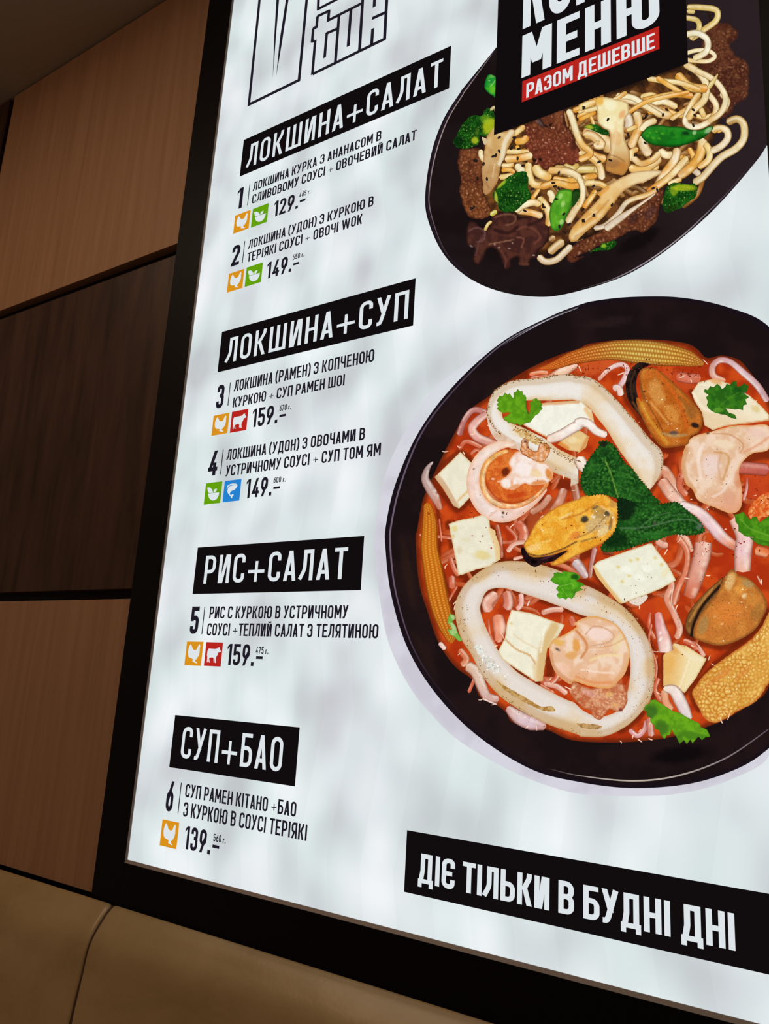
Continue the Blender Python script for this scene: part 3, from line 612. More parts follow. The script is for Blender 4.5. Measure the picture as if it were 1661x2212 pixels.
broc('a330,450 a360,380 a390,320 a440,250 a480,210 a530,200 a580,210 a610,160 a650,138 a690,180 a702,240 a700,300 a660,350 a620,395 a570,380 a560,400 a562,455 a500,490 a440,500 a370,495',
     [('a650,300', 16, 22, 20, (196, 200, 30), .8), ('a620,240', 14, 12, 0, (150, 190, 40), .5), ('a520,430', 9, 9, 0, (190, 196, 40), .8), ('a540,350', 5, 10, 10, (90, 120, 30), .6), ('a370,440', 14, 12, 0, (8, 34, 10), .7)])
broc('a690,900 a740,830 a800,770 a870,730 a920,710 a980,712 a1000,780 a1000,850 a1025,940 a960,1000 a900,1050 a850,1070 a790,1075 a740,1040 a720,980 a690,950',
     [('a760,820', 15, 5, -42, (196, 206, 50), .75), ('a712,940', 4, 16, -8, (200, 204, 70), .8), ('a930,800', 16, 14, 0, (10, 54, 14), .4)])
broc('b780,812 b850,785 b940,800 b1020,800 b1030,850 b1015,920 b960,950 b900,1000 b830,1030 b770,1050 b735,1010 b740,910', [('b920,830', 30, 9, 0, (200, 206, 30), .7), ('b830,860', 10, 12, 0, (170, 190, 30), .6), ('b800,1010', 20, 8, -20, (30, 50, 12), .6)])
broc('b180,1350 b200,1320 b240,1310 b310,1288 b330,1320 b290,1360 b240,1372 b130,1385 b100,1392 b150,1360', [('b220,1340', 7, 4, 0, (180, 210, 40), .7)])
broc('b40,305 b90,280 b150,275 b200,310 b255,330 b250,370 b190,360 b120,330', [('b90,300', 12, 5, 10, (196, 196, 50), .8)])
blob('green_pepper', 'b545,375 b580,320 b620,292 b720,285 b800,295 b900,300 b980,325 b1060,325 b1110,305 b1165,290 b1172,318 b1120,370 b1080,400 b980,440 b880,468 b780,475 b660,460 b590,430', dish, (36, 132, 30), (24, 106, 24), 12, edge=(10, 56, 14), ew=5, dark=(8, 70, 16), da=.8, lite=(60, 150, 50), sp=2.2,
     dabs=[('b620,350 b680,340 b730,360 b650,395 b700,400 b600,380', 4, 3, 20, (90, 170, 40), .7), ('b930,355', 9, 5, 0, (14, 46, 20), .8), ('b1010,350', 5, 6, 30, (170, 210, 150), .8), ('b1130,330', 11, 6, -40, (170, 200, 150), .8), ('b860,430', 30, 6, -5, (20, 130, 30), .6)])
blob('green_pepper', 'a1190,1110 a1200,1030 a1225,970 a1255,910 a1285,875 a1370,870 a1400,900 a1400,960 a1385,1030 a1345,1110 a1320,1180 a1285,1230 a1245,1242 a1210,1215', dish, (104, 176, 44), (84, 156, 36), 12, edge=(30, 96, 24), ew=5, dark=(40, 110, 24), da=.8, sp=2.2, dabs=[('a1290,930 a1310,1000 a1300,1160', 5, 8, 25, (190, 226, 140), .7), ('a1270,1050', 8, 14, 20, (60, 140, 30), .5)])
blob('green_pepper', 'a1400,880 a1460,870 a1460,940 a1410,1020 a1390,1010', dish, (34, 70, 22), (20, 46, 16), 10, sp=3)
blob('green_pepper', 'e1300,500 e1360,515 e1425,560 e1440,700 e1415,915 e1370,890 e1290,840 e1225,760 e1218,680 e1250,570', dish, (30, 140, 50), (60, 170, 40), 8, edge=(14, 90, 30), ew=4, sp=1.8, dabs=[('e1350,540', 6, 4, 0, (120, 190, 90), .7), ('e1300,615', 2.5, 1.5, 0, (200, 240, 180), .8), ('e1370,780', 8, 9, 30, (110, 190, 40), .7)], strokes=[('e1330,720 e1400,620', 1.6, (190, 230, 130), .7)])
ribbon('noodle', 'e1320,1150 e1400,1090 e1430,1200', 7, dish, [(196, 180, 120), (214, 200, 150)], edge=(100, 80, 40))
def seed(p, r=3.0):
    P = T(p)
    for i, (x, y) in enumerate(P):
        q = (i * 2.4 + x) % 3.1; n = 12; a = np.arange(n) / n * 6.283; u = np.cos(a) * r * 1.5; v = np.sin(a) * r * .85
        V = np.r_[[(x, y)], np.c_[x + u * math.cos(q) - v * math.sin(q), y + u * math.sin(q) + v * math.cos(q)]]
        c = np.tile(np.array([18., 14, 14]), (n + 1, 1)); c[0] = (52, 44, 42)
        inkmesh('sesame_seed', V, [(0, 1 + k, 1 + (k + 1) % n) for k in range(n)], c, dish, PR)
seed('a740,403 a875,405 a740,525 a685,572 a710,562 a905,590 a600,640 a955,655 a630,775 a490,1040 a510,1030 a1225,810 a1240,840 a1275,860 a1040,865 a1250,955 a1130,1010 a1140,1030 a1320,1090 a1280,1200 a970,1060 a1275,720 a1325,1255 a545,770 a530,610 a1585,840 a1640,620 a1500,138 a1490,1050 a1590,1100 a1495,1150 a1370,1180 a1160,300 a915,505 a850,500 b255,235 b430,365 b735,195 b590,205 b570,225 b275,590 b650,835 b685,850 b290,980 b130,1070 b40,1120 b175,605 b45,130 b1000,150 b1015,200 b580,440 b770,150 b860,155 b495,545 c1230,400 c975,460 c1250,680')
# black banner over the plate
def banner(name, x0, x1, z0, z1, lab, mat=BLK):
    o = rect(name, x0, x1, z0, z1, mat, sign); o['label'] = lab; return o
zb_ = .9035
bn = banner('title_banner', -.5000, -.1935, zb_, 1.40, 'black title banner over the noodle picture')
tline('lettering', 'КОМБО', (1129.4, 40), (1440, -90), (1129.4, 63.1), (1131, -78), WHT, bn, w=.165, gap=.09)
tline('lettering', 'МЕНЮ', (1127.5, 120), (1424.5, 30), (1127, 168.6), (1129.4, 77.1), WHT, bn, w=.17, gap=.10)
q = quad('red_strip', (1127, 221), (1423.2, 56.6), RED, sign)
tline('lettering', 'РАЗОМ ДЕШЕВШЕ', (1137, 190), (1414.3, 90), (1136.6, 211.9), (1137.3, 181.1), WHT, q, w=.15, gap=.08)

# =================================================================== soup picture
blob('bowl_shadow', 'f1150,720 p1010,420 p830,490 p600,645 p450,770 p300,950 p100,1300 p0,1560 f812,1130 f812,1220 r0,760 r100,1060 r250,1330 r400,1510 r600,1710 r900,1900 r1250,2070 r1659,2190 s500,2208 s900,2185 s1300,2080 s1661,1860 s1500,1500 f1300,1300 f1200,1000', sign, (203, 200, 212), (214, 212, 222), 50, grad=('f830,1100 f980,760', (216, 222, 227), .95), edge=(214, 213, 222), ew=10, ea=.5, sp=10, mat=PR)
SB = T('p1661,75 p1400,180 p1000,395 p600,755 p300,1150 p100,1590 p15,1950 r10,100 r60,500 r200,950 r450,1350 r800,1700 r1250,1980 r1659,2090 s500,2140 s1000,2100 s1400,1970 s1661,1800 f1740,1540 f1790,1300 f1790,1050 f1740,820 q1661,260 q1300,90 q900,10 q500,5 q200,35')
soup = blob('soup_picture', SB, sign, (26, 17, 19), (34, 21, 22), 70, sp=9, mat=PS, edge=(22, 16, 26), ew=14,
            dabs=[('q300,220', 60, 12, -8, (44, 30, 30), .6), ('s1500,300', 10, 100, 0, (50, 30, 30), .3), ('r200,300', 12, 90, -10, (46, 30, 22), .6), ('r350,1000', 14, 60, -30, (40, 26, 22), .6), ('s900,1850', 70, 22, -10, (12, 8, 10), .8)])
soup['label'] = 'printed picture of a black bowl of red seafood soup'
RIM = lambda p, wd, cs: ribbon('rim_line', p, wd, soup, cs, ea=0, ha=0, m=3, mat=PR)
RIM('p1661,88 p1400,195 p1000,415 p620,775 p330,1150 p145,1590 p60,1950 r52,100 r100,480 r240,930 r480,1310 r830,1660 r1280,1935', [1.5, 2.5, 3, 3.4, 3.6, 3.6, 3, 2.6, 2, 1.5], [(60, 50, 60), (120, 114, 124), (70, 58, 70), (84, 72, 88), (110, 96, 112), (116, 100, 116), (90, 74, 92), (40, 30, 40), (30, 22, 30), (34, 24, 34)])
RIM('p1661,96 p1350,225 p1000,425', [1, 2, 1], [(150, 150, 158), (190, 190, 196), (60, 50, 60)])
RIM('r1400,1975 r1659,2035 s500,2078 s900,2030 s1300,1880 s1661,1635', [1, 2.5, 3.4, 3.4, 3, 2.4], [(60, 50, 54), (170, 160, 150), (190, 178, 164), (170, 156, 150), (130, 118, 120), (90, 80, 90)])
RIM('p1250,720 p1000,850 p760,1000 p560,1260 p470,1420', [1, 2, 2, 1], [(40, 26, 24), (60, 38, 34), (54, 30, 26), (60, 40, 36)])
SHD = [(s_, w_, (104, 32, 12), .75) for s_, w_ in [('p650,1330 p755,1430 p730,1560 p745,1710 p640,1815 p590,1790 p430,1545 p650,1330', 14), ('p905,1980 p985,2136 r990,190 r900,250 r660,325 r630,320 r600,180 p550,1945', 16), ('r600,620 r640,480 r720,370 r850,270 r1200,210 r1659,370 s260,490 s560,750 s685,1080 s680,1250 s640,1400 s520,1550 s400,1640', 18),
   ('r820,630 r840,500 r930,440 r1200,488 r1560,615 s150,690', 14), ('s160,250 s390,570 s620,500 s870,380', 18), ('s760,1270 s760,1010', 12), ('s940,1330 s1130,1040', 14), ('s950,780 s1010,860 s1250,930 s1400,890 s1540,790 s1640,640', 18), ('s1690,640 s1300,1010 s1180,1110 s1010,1320 s1070,1470', 14),
   ('p740,1480 p722,1580 p740,1700 p850,1840 p1030,1915 p1200,1830 p1340,1740', 16), ('q440,740 q450,850 q560,1020 q720,1260 q880,1290 q990,1210 q1090,1080', 20), ('q915,1450 q950,1590 q1060,1740 q1200,1800 q1340,1850 q1420,1800 q1430,1650', 18), ('q1661,1340 q1500,1370 q1430,1450', 24), ('p1190,60 r1180,200 r1280,270 r1500,245 s150,120', 20), ('q760,1400 q745,1490 q650,1645', 16), ('p1130,1290 p1400,1560 p1661,1620', 24), ('p440,1750 p480,2000 r470,200 r570,520 r640,800', 9), ('q1000,820 q1090,990 q1180,1140', 14), ('r970,985 r1150,1150 r1290,1250 r1400,1230 r1410,1050', 18), ('s-20,1200 s480,1150 s470,1350', 20)]]
broth = blob('broth', 'p345,1700 p480,1400 p600,1170 p720,980 p900,850 p1000,760 p1130,680 p1250,610 p1400,540 p1550,480 p1661,450 q130,405 q400,372 q700,370 q950,400 q1050,450 q1130,525 q1260,505 q1400,540 q1480,620 q1600,780 q1661,880 f1690,960 f1720,1150 f1700,1350 s1661,1270 s1550,1400 s1450,1460 s1300,1550 s1180,1600 s1000,1660 s800,1710 s700,1725 s400,1750 s0,1735 r1400,1650 r1250,1625 r1090,1580 r1040,1500 r950,1430 r820,1370 r750,1220 r620,1120 r520,1000 r440,850 r370,640 r310,450 r280,250 r268,0 p280,2000 p310,1830', soup,
     (204, 74, 24), (172, 50, 16), 30, edge=(96, 34, 14), ew=15, ea=.9, sp=4.2, mat=PS, strokes=SHD,
     dabs=[('q850,720', 60, 26, 10, (206, 86, 40), .6), ('q200,600', 60, 20, -10, (212, 96, 44), .7), ('s1400,200', 60, 60, 0, (176, 48, 18), .6), ('p1000,1260', 40, 20, 0, (190, 70, 40), .5), ('q800,1350', 20, 50, 0, (120, 34, 18), .6), ('r700,250', 10, 60, 0, (170, 40, 14), .6), ('s600,700', 20, 60, 20, (186, 56, 24), .6), ('r1250,300', 60, 30, 0, (150, 50, 24), .5), ('p1350,1900', 60, 50, 0, (150, 74, 42), .6), ('q1550,1600', 30, 60, 0, (200, 70, 34), .7)])
def sn(path, w, cols, **k):
    k.setdefault('edge', tuple(int(v * .80) for v in np.mean(cols, 0) * np.array([1, .78, .7]))); k.setdefault('ha', .45); k.setdefault('occ', .55); k.setdefault('cap', .25); k.setdefault('m', 9); k.setdefault('hv', -.45)
    return ribbon('rice_noodle', path, np.asarray(w) / 3.95, soup, cols, **k)
PK = [(226, 160, 136), (232, 172, 150)]; LP = [(232, 196, 188), (240, 210, 200)]; RDN = [(206, 96, 66), (214, 118, 86)]
rs_ = np.random.RandomState(9)
for k_ in range(95):   # noodles sunk in the broth
    t_ = rs_.uniform(0, 6.28); q_ = math.sqrt(rs_.uniform(0, 1)) * .86; cx = 1300 + 365 * q_ * math.cos(t_); cy = 1165 + 410 * q_ * math.sin(t_)
    a_ = rs_.uniform(0, 3.1); b_ = a_ + rs_.uniform(-1.2, 1.2); c_ = b_ + rs_.uniform(-1, 1); L_ = rs_.uniform(22, 48)
    x1_, y1_ = cx + L_ * math.cos(b_), cy + L_ * math.sin(b_)
    s_ = rs_.uniform(.0, 1.0); col_ = np.array((186, 74, 32)) * (1 - s_) + np.array((216, 126, 92)) * s_
    ribbon('rice_noodle', 'f%.1f,%.1f f%.1f,%.1f f%.1f,%.1f f%.1f,%.1f' % (cx - L_ * math.cos(a_), cy - L_ * math.sin(a_), cx, cy, x1_, y1_, x1_ + L_ * .7 * math.cos(c_), y1_ + L_ * .7 * math.sin(c_)), rs_.uniform(7, 16), soup,
           [(190, 74, 28), col_, col_ * .96, (188, 70, 26)], edge=(168, 54, 20), occ=.2, ha=.22, m=7, hv=-.5, cap=.8, mat=PR)
sn('p640,1190 p680,1070 p740,985 p800,970 p870,1000', [60, 50, 50, 60], [(170, 96, 92), (196, 130, 124), (190, 120, 112)]); sn('p640,1310 p700,1240 p830,1290', 40, RDN); sn('p860,1350 p790,1310 p740,1350', 30, RDN)
sn('p880,1000 p800,1060 p750,1130 p790,1200 p880,1240 p980,1270', [60, 74, 80, 74, 60], [(214, 150, 140), (230, 176, 164), (222, 160, 146), (216, 140, 116)])
sn('p1240,670 p1330,650 p1400,655', 36, [(230, 130, 90), (238, 150, 104)]); sn('p1400,710 p1530,640 p1640,560', [70, 90, 90], [(224, 140, 96), (242, 200, 172), (246, 206, 182)], cap=.1); sn('p1250,700 p1400,680', 30, RDN)
sn('q205,715 q300,620 q400,580 q455,620 q430,700 q375,790', [34, 40, 44, 50, 50], [(226, 160, 130), (238, 200, 196), (236, 196, 196), (228, 180, 186)]); sn('q330,790 q380,780 q400,850', 60, LP)
sn('q870,680 q980,700 q1080,700', 90, [(206, 98, 66), (214, 124, 100), (206, 100, 70)], ha=.15); sn('p1130,1930 p1190,2010 p1180,2100', 90, RDN, ha=.5); sn('p1340,1880 p1400,1950', 90, PK, ha=.5); sn('p1250,1850 p1350,1790 p1420,1700', 60, [(200, 130, 100), (210, 150, 124)], ha=.3); sn('p1440,1850 p1500,1750 p1540,1640', [90, 80, 70], [(190, 110, 76), (216, 150, 124), (190, 120, 96)]); sn('p1620,1600 p1661,1800 q40,1720', 70, [(170, 90, 60), (206, 140, 120)]); sn('p1040,1960 p1080,2100 r300,-20', 30, RDN)
sn('p960,1950 p990,2080 r1000,180', 40, [(180, 90, 60), (190, 110, 84)]); sn('r1210,40 r1110,60 r1050,130', 44, PK); sn('r1210,160 r1100,190', 30, PK); sn('r560,170 r600,280 r640,330', 44, RDN); sn('r575,330 r580,440', 60, RDN, ha=.6); sn('r620,420 r540,560', 22, RDN); sn('p470,1900 p490,2100', 16, RDN)
sn('r640,960 r700,1040 r660,1100', 60, [(206, 110, 74), (216, 140, 104)]); sn('r720,1330 r780,1150 r700,1090', 30, RDN)
sn('r700,1095 r780,1150 r830,1270 r880,1360 r980,1385', [90, 100, 90, 80, 60], [(214, 176, 150), (222, 190, 170), (216, 180, 168), (206, 160, 150)]); sn('r840,1380 r960,1430', 16, LP)
sn('r1050,1450 r1110,1510 r1210,1570 r1380,1620', [60, 120, 130, 60], [(210, 160, 150), (222, 196, 196), (220, 190, 200), (200, 150, 140)])
sn('r900,640 r880,560 r960,480', [90, 100, 80], PK); sn('r1040,460 r1060,560 r1040,620', 90, [(206, 110, 84), (216, 140, 120)], ha=.5); sn('r960,660 r985,780 r970,900', [100, 120, 60], [(226, 130, 96), (240, 166, 136), (226, 130, 96)]); sn('r890,700 r900,820 r950,930', 22, RDN); sn('r1165,480 r1170,570 r1130,620', 46, [(240, 180, 170), (236, 166, 150)]); sn('r1240,540 r1220,590', 16, LP); sn('r1340,650 r1440,620 r1530,620', 50, PK); sn('r1590,680 r1620,760', 60, RDN)
sn('r1360,1250 r1470,1275 r1560,1340', 50, PK); sn('r1480,1130 r1470,1200 r1420,1250', 40, RDN, ha=.6); sn('r1330,1260 r1450,1330', 24, RDN)
sn('s0,200 s50,260 s110,350', [90, 80, 50], [(206, 190, 190), (196, 160, 160)], ha=.6); sn('s180,90 s150,220 s135,350', [50, 40, 34], [(190, 130, 124), (180, 110, 96)]); sn('s240,120 s340,130', 60, [(120, 50, 30), (160, 80, 50)])
sn('q680,1560 q760,1480 q860,1640 q900,1740', [90, 90, 100, 90], [(214, 120, 80), (222, 150, 116), (232, 176, 146), (226, 160, 130)]); sn('q920,1500 q900,1620 q960,1700', 60, RDN); sn('q1290,1450 q1661,1480', 110, [(206, 110, 90), (190, 90, 80)], ha=.3)
sn('q740,1560 q840,1700 q960,1800', [100, 110, 80], [(222, 150, 120), (232, 182, 160), (236, 190, 170)]); sn('q900,1770 q1060,1840 q1180,1960 q1270,2060 q1400,2140 s1440,40', [70, 90, 110, 110, 90, 60], [(240, 216, 216), (240, 210, 206), (232, 196, 200), (236, 200, 206), (228, 150, 120), (222, 110, 70)])
sn('q700,2080 q760,2120 s800,60', 60, PK); sn('q880,2040 s950,20 s1000,130', [60, 70, 50], [(226, 150, 116), (232, 170, 140), (214, 120, 84)])
sn('q1100,2090 s1090,150 s1040,330 s980,520', [150, 150, 140, 110], [(232, 180, 160), (228, 168, 148), (222, 150, 126), (200, 96, 64)], cap=.1); sn('s880,0 s960,120 s950,290 s880,450 s840,580', [60, 50, 50, 60], [(216, 110, 74), (222, 130, 96), (214, 120, 86)])
sn('s800,330 s830,420 s790,520 s850,650 s900,780 s870,870', 60, [(226, 130, 96), (232, 160, 132), (222, 140, 110), (234, 176, 150), (226, 156, 126)]); sn('s850,400 s830,560 s880,690 s910,780', 14, [(240, 190, 166), (230, 170, 150)]); sn('s650,640 s640,760 s690,870', 30, RDN)
sn('q1370,1880 q1450,2040 s1440,120 s1435,300', [120, 150, 150, 140], [(236, 190, 170), (238, 196, 190), (236, 196, 196), (234, 176, 150)], cap=.1); sn('s1560,330 s1600,410', 16, PK); sn('s1661,140 s1540,110', 90, [(222, 110, 60), (230, 140, 90)], ha=.3)
sn('q1475,1540 q1470,1640 q1445,1740', [8, 28, 26], [(210, 120, 110), (226, 150, 140)])
sn('s1000,900 s1060,940 s1110,1020', 40, PK); sn('s930,880 s1000,910 s1050,960', 50, RDN, ha=.6); sn('s660,740 s640,900 s700,1080 s690,1230', 22, RDN); sn('s720,1200 s690,1300 s740,1400', 40, RDN)
sn('s470,1640 s540,1695 s600,1640 s615,1560', 44, [(214, 150, 150), (220, 160, 160), (206, 130, 120)]); sn('s640,1540 s650,1640 s660,1700', 60, [(196, 120, 100), (206, 140, 130)]); sn('s770,1300 s780,1400 s830,1480', 70, [(232, 170, 130), (226, 150, 110)])
sn('q1650,900 q1560,760 q1440,650 q1330,560 q1240,545 q1180,600 q1190,680 q1290,720', [56, 60, 60, 60, 50, 54, 60, 40], [(190, 150, 156), (206, 168, 172), (214, 180, 184), (222, 190, 196), (214, 176, 180), (206, 150, 146), (222, 166, 146), (226, 150, 110)])
def specks(name, path, spread, n, rad, col, seed_=1, closed=False, jit=0.0):
    P = catmull(T(path), 3, closed); rs = np.random.RandomState(seed_); V = []; F = []; C = []
    for _ in range(n):
        x, y = P[rs.randint(len(P))] + rs.normal(0, spread, 2); rr = rs.uniform(*rad); a = np.arange(6) / 6 * 6.283; b0 = len(V); k = rs.uniform(.6, 1.6)
        V += [(x + rr * k * math.cos(q), y + rr / k * math.sin(q)) for q in a]; F.append(tuple(range(b0, b0 + 6))); C += [np.array(col) * rs.uniform(.7, 1.2)] * 6
    return inkmesh(name, np.array(V), F, np.array(C), soup, PR, 'stuff')
def glints(path, seed_):
    rs = np.random.RandomState(seed_)
    for (x, y) in T(path):
        a = rs.uniform(0, 3.1); b = a + rs.uniform(-.8, .8); L_ = rs.uniform(4, 9)
        ribbon('glint', 'f%.1f,%.1f f%.1f,%.1f f%.1f,%.1f' % (x - L_ * math.cos(a), y - L_ * math.sin(a), x, y, x + L_ * math.cos(b), y + L_ * math.sin(b)), rs.uniform(1.2, 2.4), soup, [(244, 190, 150), (255, 236, 214), (240, 170, 130)], ea=0, ha=0, m=3, mat=PR, cap=1)
# corn
ribbon('baby_corn', 'p1330,620 p1450,590 p1600,530 q100,498 q200,478 q350,462 q500,468 q650,482 q800,500 q930,520 q1030,550 q1105,580', [4, 18, 26, 32, 36, 40, 46, 52, 54, 52, 44, 34, 8], soup, None, m=33, step=1.9, cap=.3, mat=PR,
       colf=corn([(222, 120, 40), (222, 130, 50), (226, 150, 60), (222, 196, 96), (226, 206, 110), (230, 190, 80), (214, 150, 70)], (246, 236, 150), [(190, 84, 24), (176, 80, 26), (170, 96, 34), (176, 120, 44), (176, 110, 40), (160, 90, 30)], 8, 6.2))
ribbon('baby_corn', 'p365,1765 p385,1900 p385,2050 r385,100 r410,250 r440,420 r470,560 r510,700 r555,830 r580,900', [16, 30, 36, 38, 42, 44, 44, 42, 34, 16], soup, None, m=27, step=2.0, cap=.4, mat=PR,
       colf=corn([(214, 140, 40), (222, 150, 46), (224, 150, 44), (226, 156, 50), (216, 150, 50)], (246, 206, 110), [(186, 96, 20), (196, 104, 20), (190, 96, 20), (176, 90, 20)], 7, 5.6))
sn('r470,900 r520,960', 40, LP)
# squid rings
def squid(pale, tan, speck, inner=0):
    def f(U, V, X, Ln):
        n = vnoise(X[:, 0], X[:, 1], 40, 4) * .8 + .2 * vnoise(X[:, 0], X[:, 1], 12, 6); c = np.tile(np.array(pale, float), (len(U), 1)); c = mixc(c, tan, sstep(.35, .9, n + .25 * V * (1 if not inner else -1)))
        c = mixc(c, (176, 124, 66), .6 * sstep(.86, 1.0, V * -1)); c = mixc(c, (206, 150, 96), .5 * sstep(.86, 1.0, V)); s = vnoise(X[:, 0], X[:, 1], 2.6, 8) * (.6 + .4 * sstep(.2, .9, -V))
        c = mixc(c, speck, .6 * sstep(.84, .92, s) * sstep(.45, .6, vnoise(X[:, 0], X[:, 1], 30, 77))); c = mixc(c, (196, 158, 112), .45 * sstep(.25, .55, -V) * (1 - sstep(.55, .62, -V)) * 0 + .38 * sstep(.38, .46, -V)); return mixc(c, (248, 244, 240), .35 * (1 - sstep(.3, .6, np.abs(V - .22))))
    return f
band('squid_ring', 'q-30,1620 p1661,1590 p1560,1550 p1440,1500 p1300,1400 p1180,1310 p1080,1290 p980,1240 p900,1130 p875,1000 p900,880 p960,790 p1100,720 p1300,700 p1480,670 p1600,665 q0,680 q130,690 q240,760 q360,880 q460,990 q560,1110 q660,1230 q740,1310 q760,1400 q745,1490 q700,1580 q650,1645',
     'q-20,1430 p1661,1395 p1580,1350 p1480,1300 p1380,1220 p1280,1170 p1180,1120 p1100,1090 p1020,1050 p1010,980 p1060,930 p1130,900 p1250,890 p1400,890 p1560,885 q10,885 q120,940 q200,1040 q280,1140 q340,1240 q420,1360 q500,1470 q540,1540 q570,1580 q600,1610 q620,1630 q640,1642',
     soup, squid((232, 224, 214), (226, 196, 152), (120, 76, 30)), m=22, step=2.4)
blob('squid_inner_face', 'p890,1000 p940,1100 p1010,1170 p1120,1240 p1160,1320 p1060,1290 p950,1220 p890,1110', soup, (226, 204, 186), (216, 180, 150), 10, sp=3)
band('squid_ring', 'r600,620 r640,480 r720,370 r850,270 r990,212 r1200,210 r1400,255 r1560,320 s0,390 s120,420 s260,490 s440,610 s560,750 s640,900 s685,1080 s680,1250 s640,1400 s520,1550 s400,1640 s250,1700 s60,1700 r1659,1690 r1400,1600 r1200,1500 r1000,1370 r850,1200 r740,1000 r650,850',
     'r820,630 r835,540 r870,470 r930,440 r1040,440 r1200,488 r1330,530 r1440,570 r1560,615 s20,650 s150,690 s330,740 s420,860 s465,980 s480,1090 s475,1200 s455,1320 s420,1420 s340,1500 s200,1530 s80,1480 s0,1410 r1560,1390 r1400,1310 r1250,1225 r1110,1130 r980,980 r880,800',
     soup, squid((222, 208, 196), (218, 186, 140), (130, 92, 40), 1), m=26, step=2.4, closed=True)
blob('squid_char', 'r960,1230 r1060,1290 r1140,1330 r1250,1400 r1350,1450 r1430,1440 r1450,1490 r1350,1480 r1200,1410 r1060,1330', soup, (206, 170, 110), (170, 120, 56), 5, sp=2.2, jag=2, mat=PG)
blob('glaze', 'r770,930 r830,920 r860,1000 r950,1060 r1000,1140 r940,1150 r860,1060 r800,1000', soup, (232, 232, 224), (212, 200, 184), 6, sp=2.2, jag=3, mat=PG)
blob('squid_char', 's20,1590 s100,1590 s240,1610 s200,1635 s80,1630', soup, (196, 156, 100), (150, 108, 60), 5, sp=2.2, jag=1.5, mat=PG)
blob('squid_char', 'p1100,1130 p1200,1140 p1330,1220 p1400,1290 p1300,1270 p1150,1190', soup, (232, 208, 160), (200, 156, 90), 5, sp=2.4, jag=2, mat=PG)
# tofu
def tofu(o, c=(238, 232, 208), **k): k.setdefault('edge', (206, 170, 110)); k.setdefault('ew', 3.5); return blob('tofu_cube', o, soup, c, tuple(int(v * .975) for v in c), 12, smooth=False, sp=3.2, jag=.7, **k)
tofu('p650,1330 p755,1430 p730,1560 p720,1650 p745,1710 p640,1815 p590,1790 p500,1640 p430,1545', strokes=[('p440,1550 p520,1640 p600,1790', 17, (206, 160, 116), .75), ('p500,1540 p620,1740', 4, (244, 240, 220), .7), ('p630,1745 p740,1640', 4, (226, 170, 90), .7), ('p730,1640 p750,1480', 7, (232, 200, 130), .6)])
tofu('p550,1945 p650,1910 p760,1890 p870,1855 p900,1920 p905,1980 p945,2000 p985,2136 r990,190 r900,250 r780,280 r660,325 r630,320 r610,200 r575,20', strokes=[('p915,1990 p960,2120 r975,180', 12, (232, 190, 120), .7)], dabs=[('p600,1985', 9, 8, 0, (226, 204, 120), .7), ('r840,155', 20, 12, 10, (226, 206, 134), .75), ('r640,110', 8, 10, 0, (220, 200, 160), .6), ('p700,2080', 14, 5, 0, (228, 214, 170), .5), ('p590,2050', 4, 6, 0, (220, 196, 120), .6)])
tofu('r1085,620 r1250,650 r1540,750 r1480,850 r1390,960 r1350,1230 r1290,1235 r1150,1140 r1000,1040 r970,975 r1030,860 r1050,720', (244, 238, 214), strokes=[('r1450,770 r1360,960 r1340,1200', 20, (216, 176, 112), .8), ('r1040,880 r1130,960 r1240,1010 r1290,1080', 3.5, (206, 150, 80), .8), ('r1100,830 r1200,900 r1320,960', 3, (226, 200, 156), .6), ('r1370,760 r1335,980', 4, (250, 246, 226), .7), ('r1290,1100 r1300,1200', 12, (226, 190, 130), .5)], dabs=[('r1080,740', 4, 4, 0, (232, 196, 120), .7)])
tofu('s160,250 s200,210 s420,130 s660,50 s730,150 s800,240 s870,370 s740,440 s620,490 s540,520 s400,570 s370,550 s260,420 s190,330', (240, 238, 216), strokes=[('s165,265 s260,400 s390,560', 10, (226, 176, 100), .8), ('s520,570 s600,520', 9, (226, 206, 190), .6)], dabs=[('s480,200 s470,330 s410,380 s540,190 s745,235 s690,180 s375,255', 5, 4, 30, (226, 200, 110), .7), ('s620,270 s560,350 s450,280', 16, 9, 20, (248, 248, 234), .7), ('s780,300', 8, 14, 30, (236, 222, 170), .6)])
blob('tofu_crumb', 's470,550 s540,520 s620,495 s620,530 s540,585', soup, (232, 216, 200), sp=3, jag=1.5)
tofu('s760,1010 s850,905 s960,930 s1130,1040 s1040,1200 s940,1330 s900,1300 s760,1270', (236, 190, 116), grad=('s830,1050 s1010,1080', (242, 226, 180), .95), strokes=[('s870,920 s970,1010 s1080,1050', 9, (244, 230, 196), .6), ('s985,1040 s900,1280', 3, (250, 236, 200), .8)], dabs=[('s800,1080', 16, 26, 10, (232, 176, 90), .6), ('s860,960', 14, 10, 20, (226, 160, 80), .5)])
tofu('q1000,820 q1060,735 q1190,700 q1310,740 q1500,850 q1600,940 q1661,1010 q1661,1060 q1520,1080 q1300,1105 q1180,1140 q1110,1100 q1090,990 q1030,900', (242, 230, 200), grad=('q1400,900 q1300,1120', (232, 196, 150), .6), dabs=[('q1200,720', 20, 8, 20, (224, 160, 90), .7), ('q1550,960', 12, 9, 30, (222, 190, 120), .6)], strokes=[('q1661,1060 q1480,1085 q1280,1115', 6, (206, 130, 70), .7), ('q1010,830 q1100,950 q1190,980', 7, (250, 240, 216), .6)])
tofu('p1180,1095 p1230,1060 p1340,915 p1500,900 p1661,890 q60,895 q150,970 q175,1090 q100,1060 q0,1080 p1560,1130 p1450,1180 p1380,1205 p1280,1150', (246, 244, 228), strokes=[('p1345,925 p1500,915 p1661,905', 5, (222, 150, 90), .7), ('p1190,1105 p1290,1160 p1400,1210', 5, (214, 130, 60), .8), ('q100,960 q150,1040', 9, (232, 180, 110), .7)])
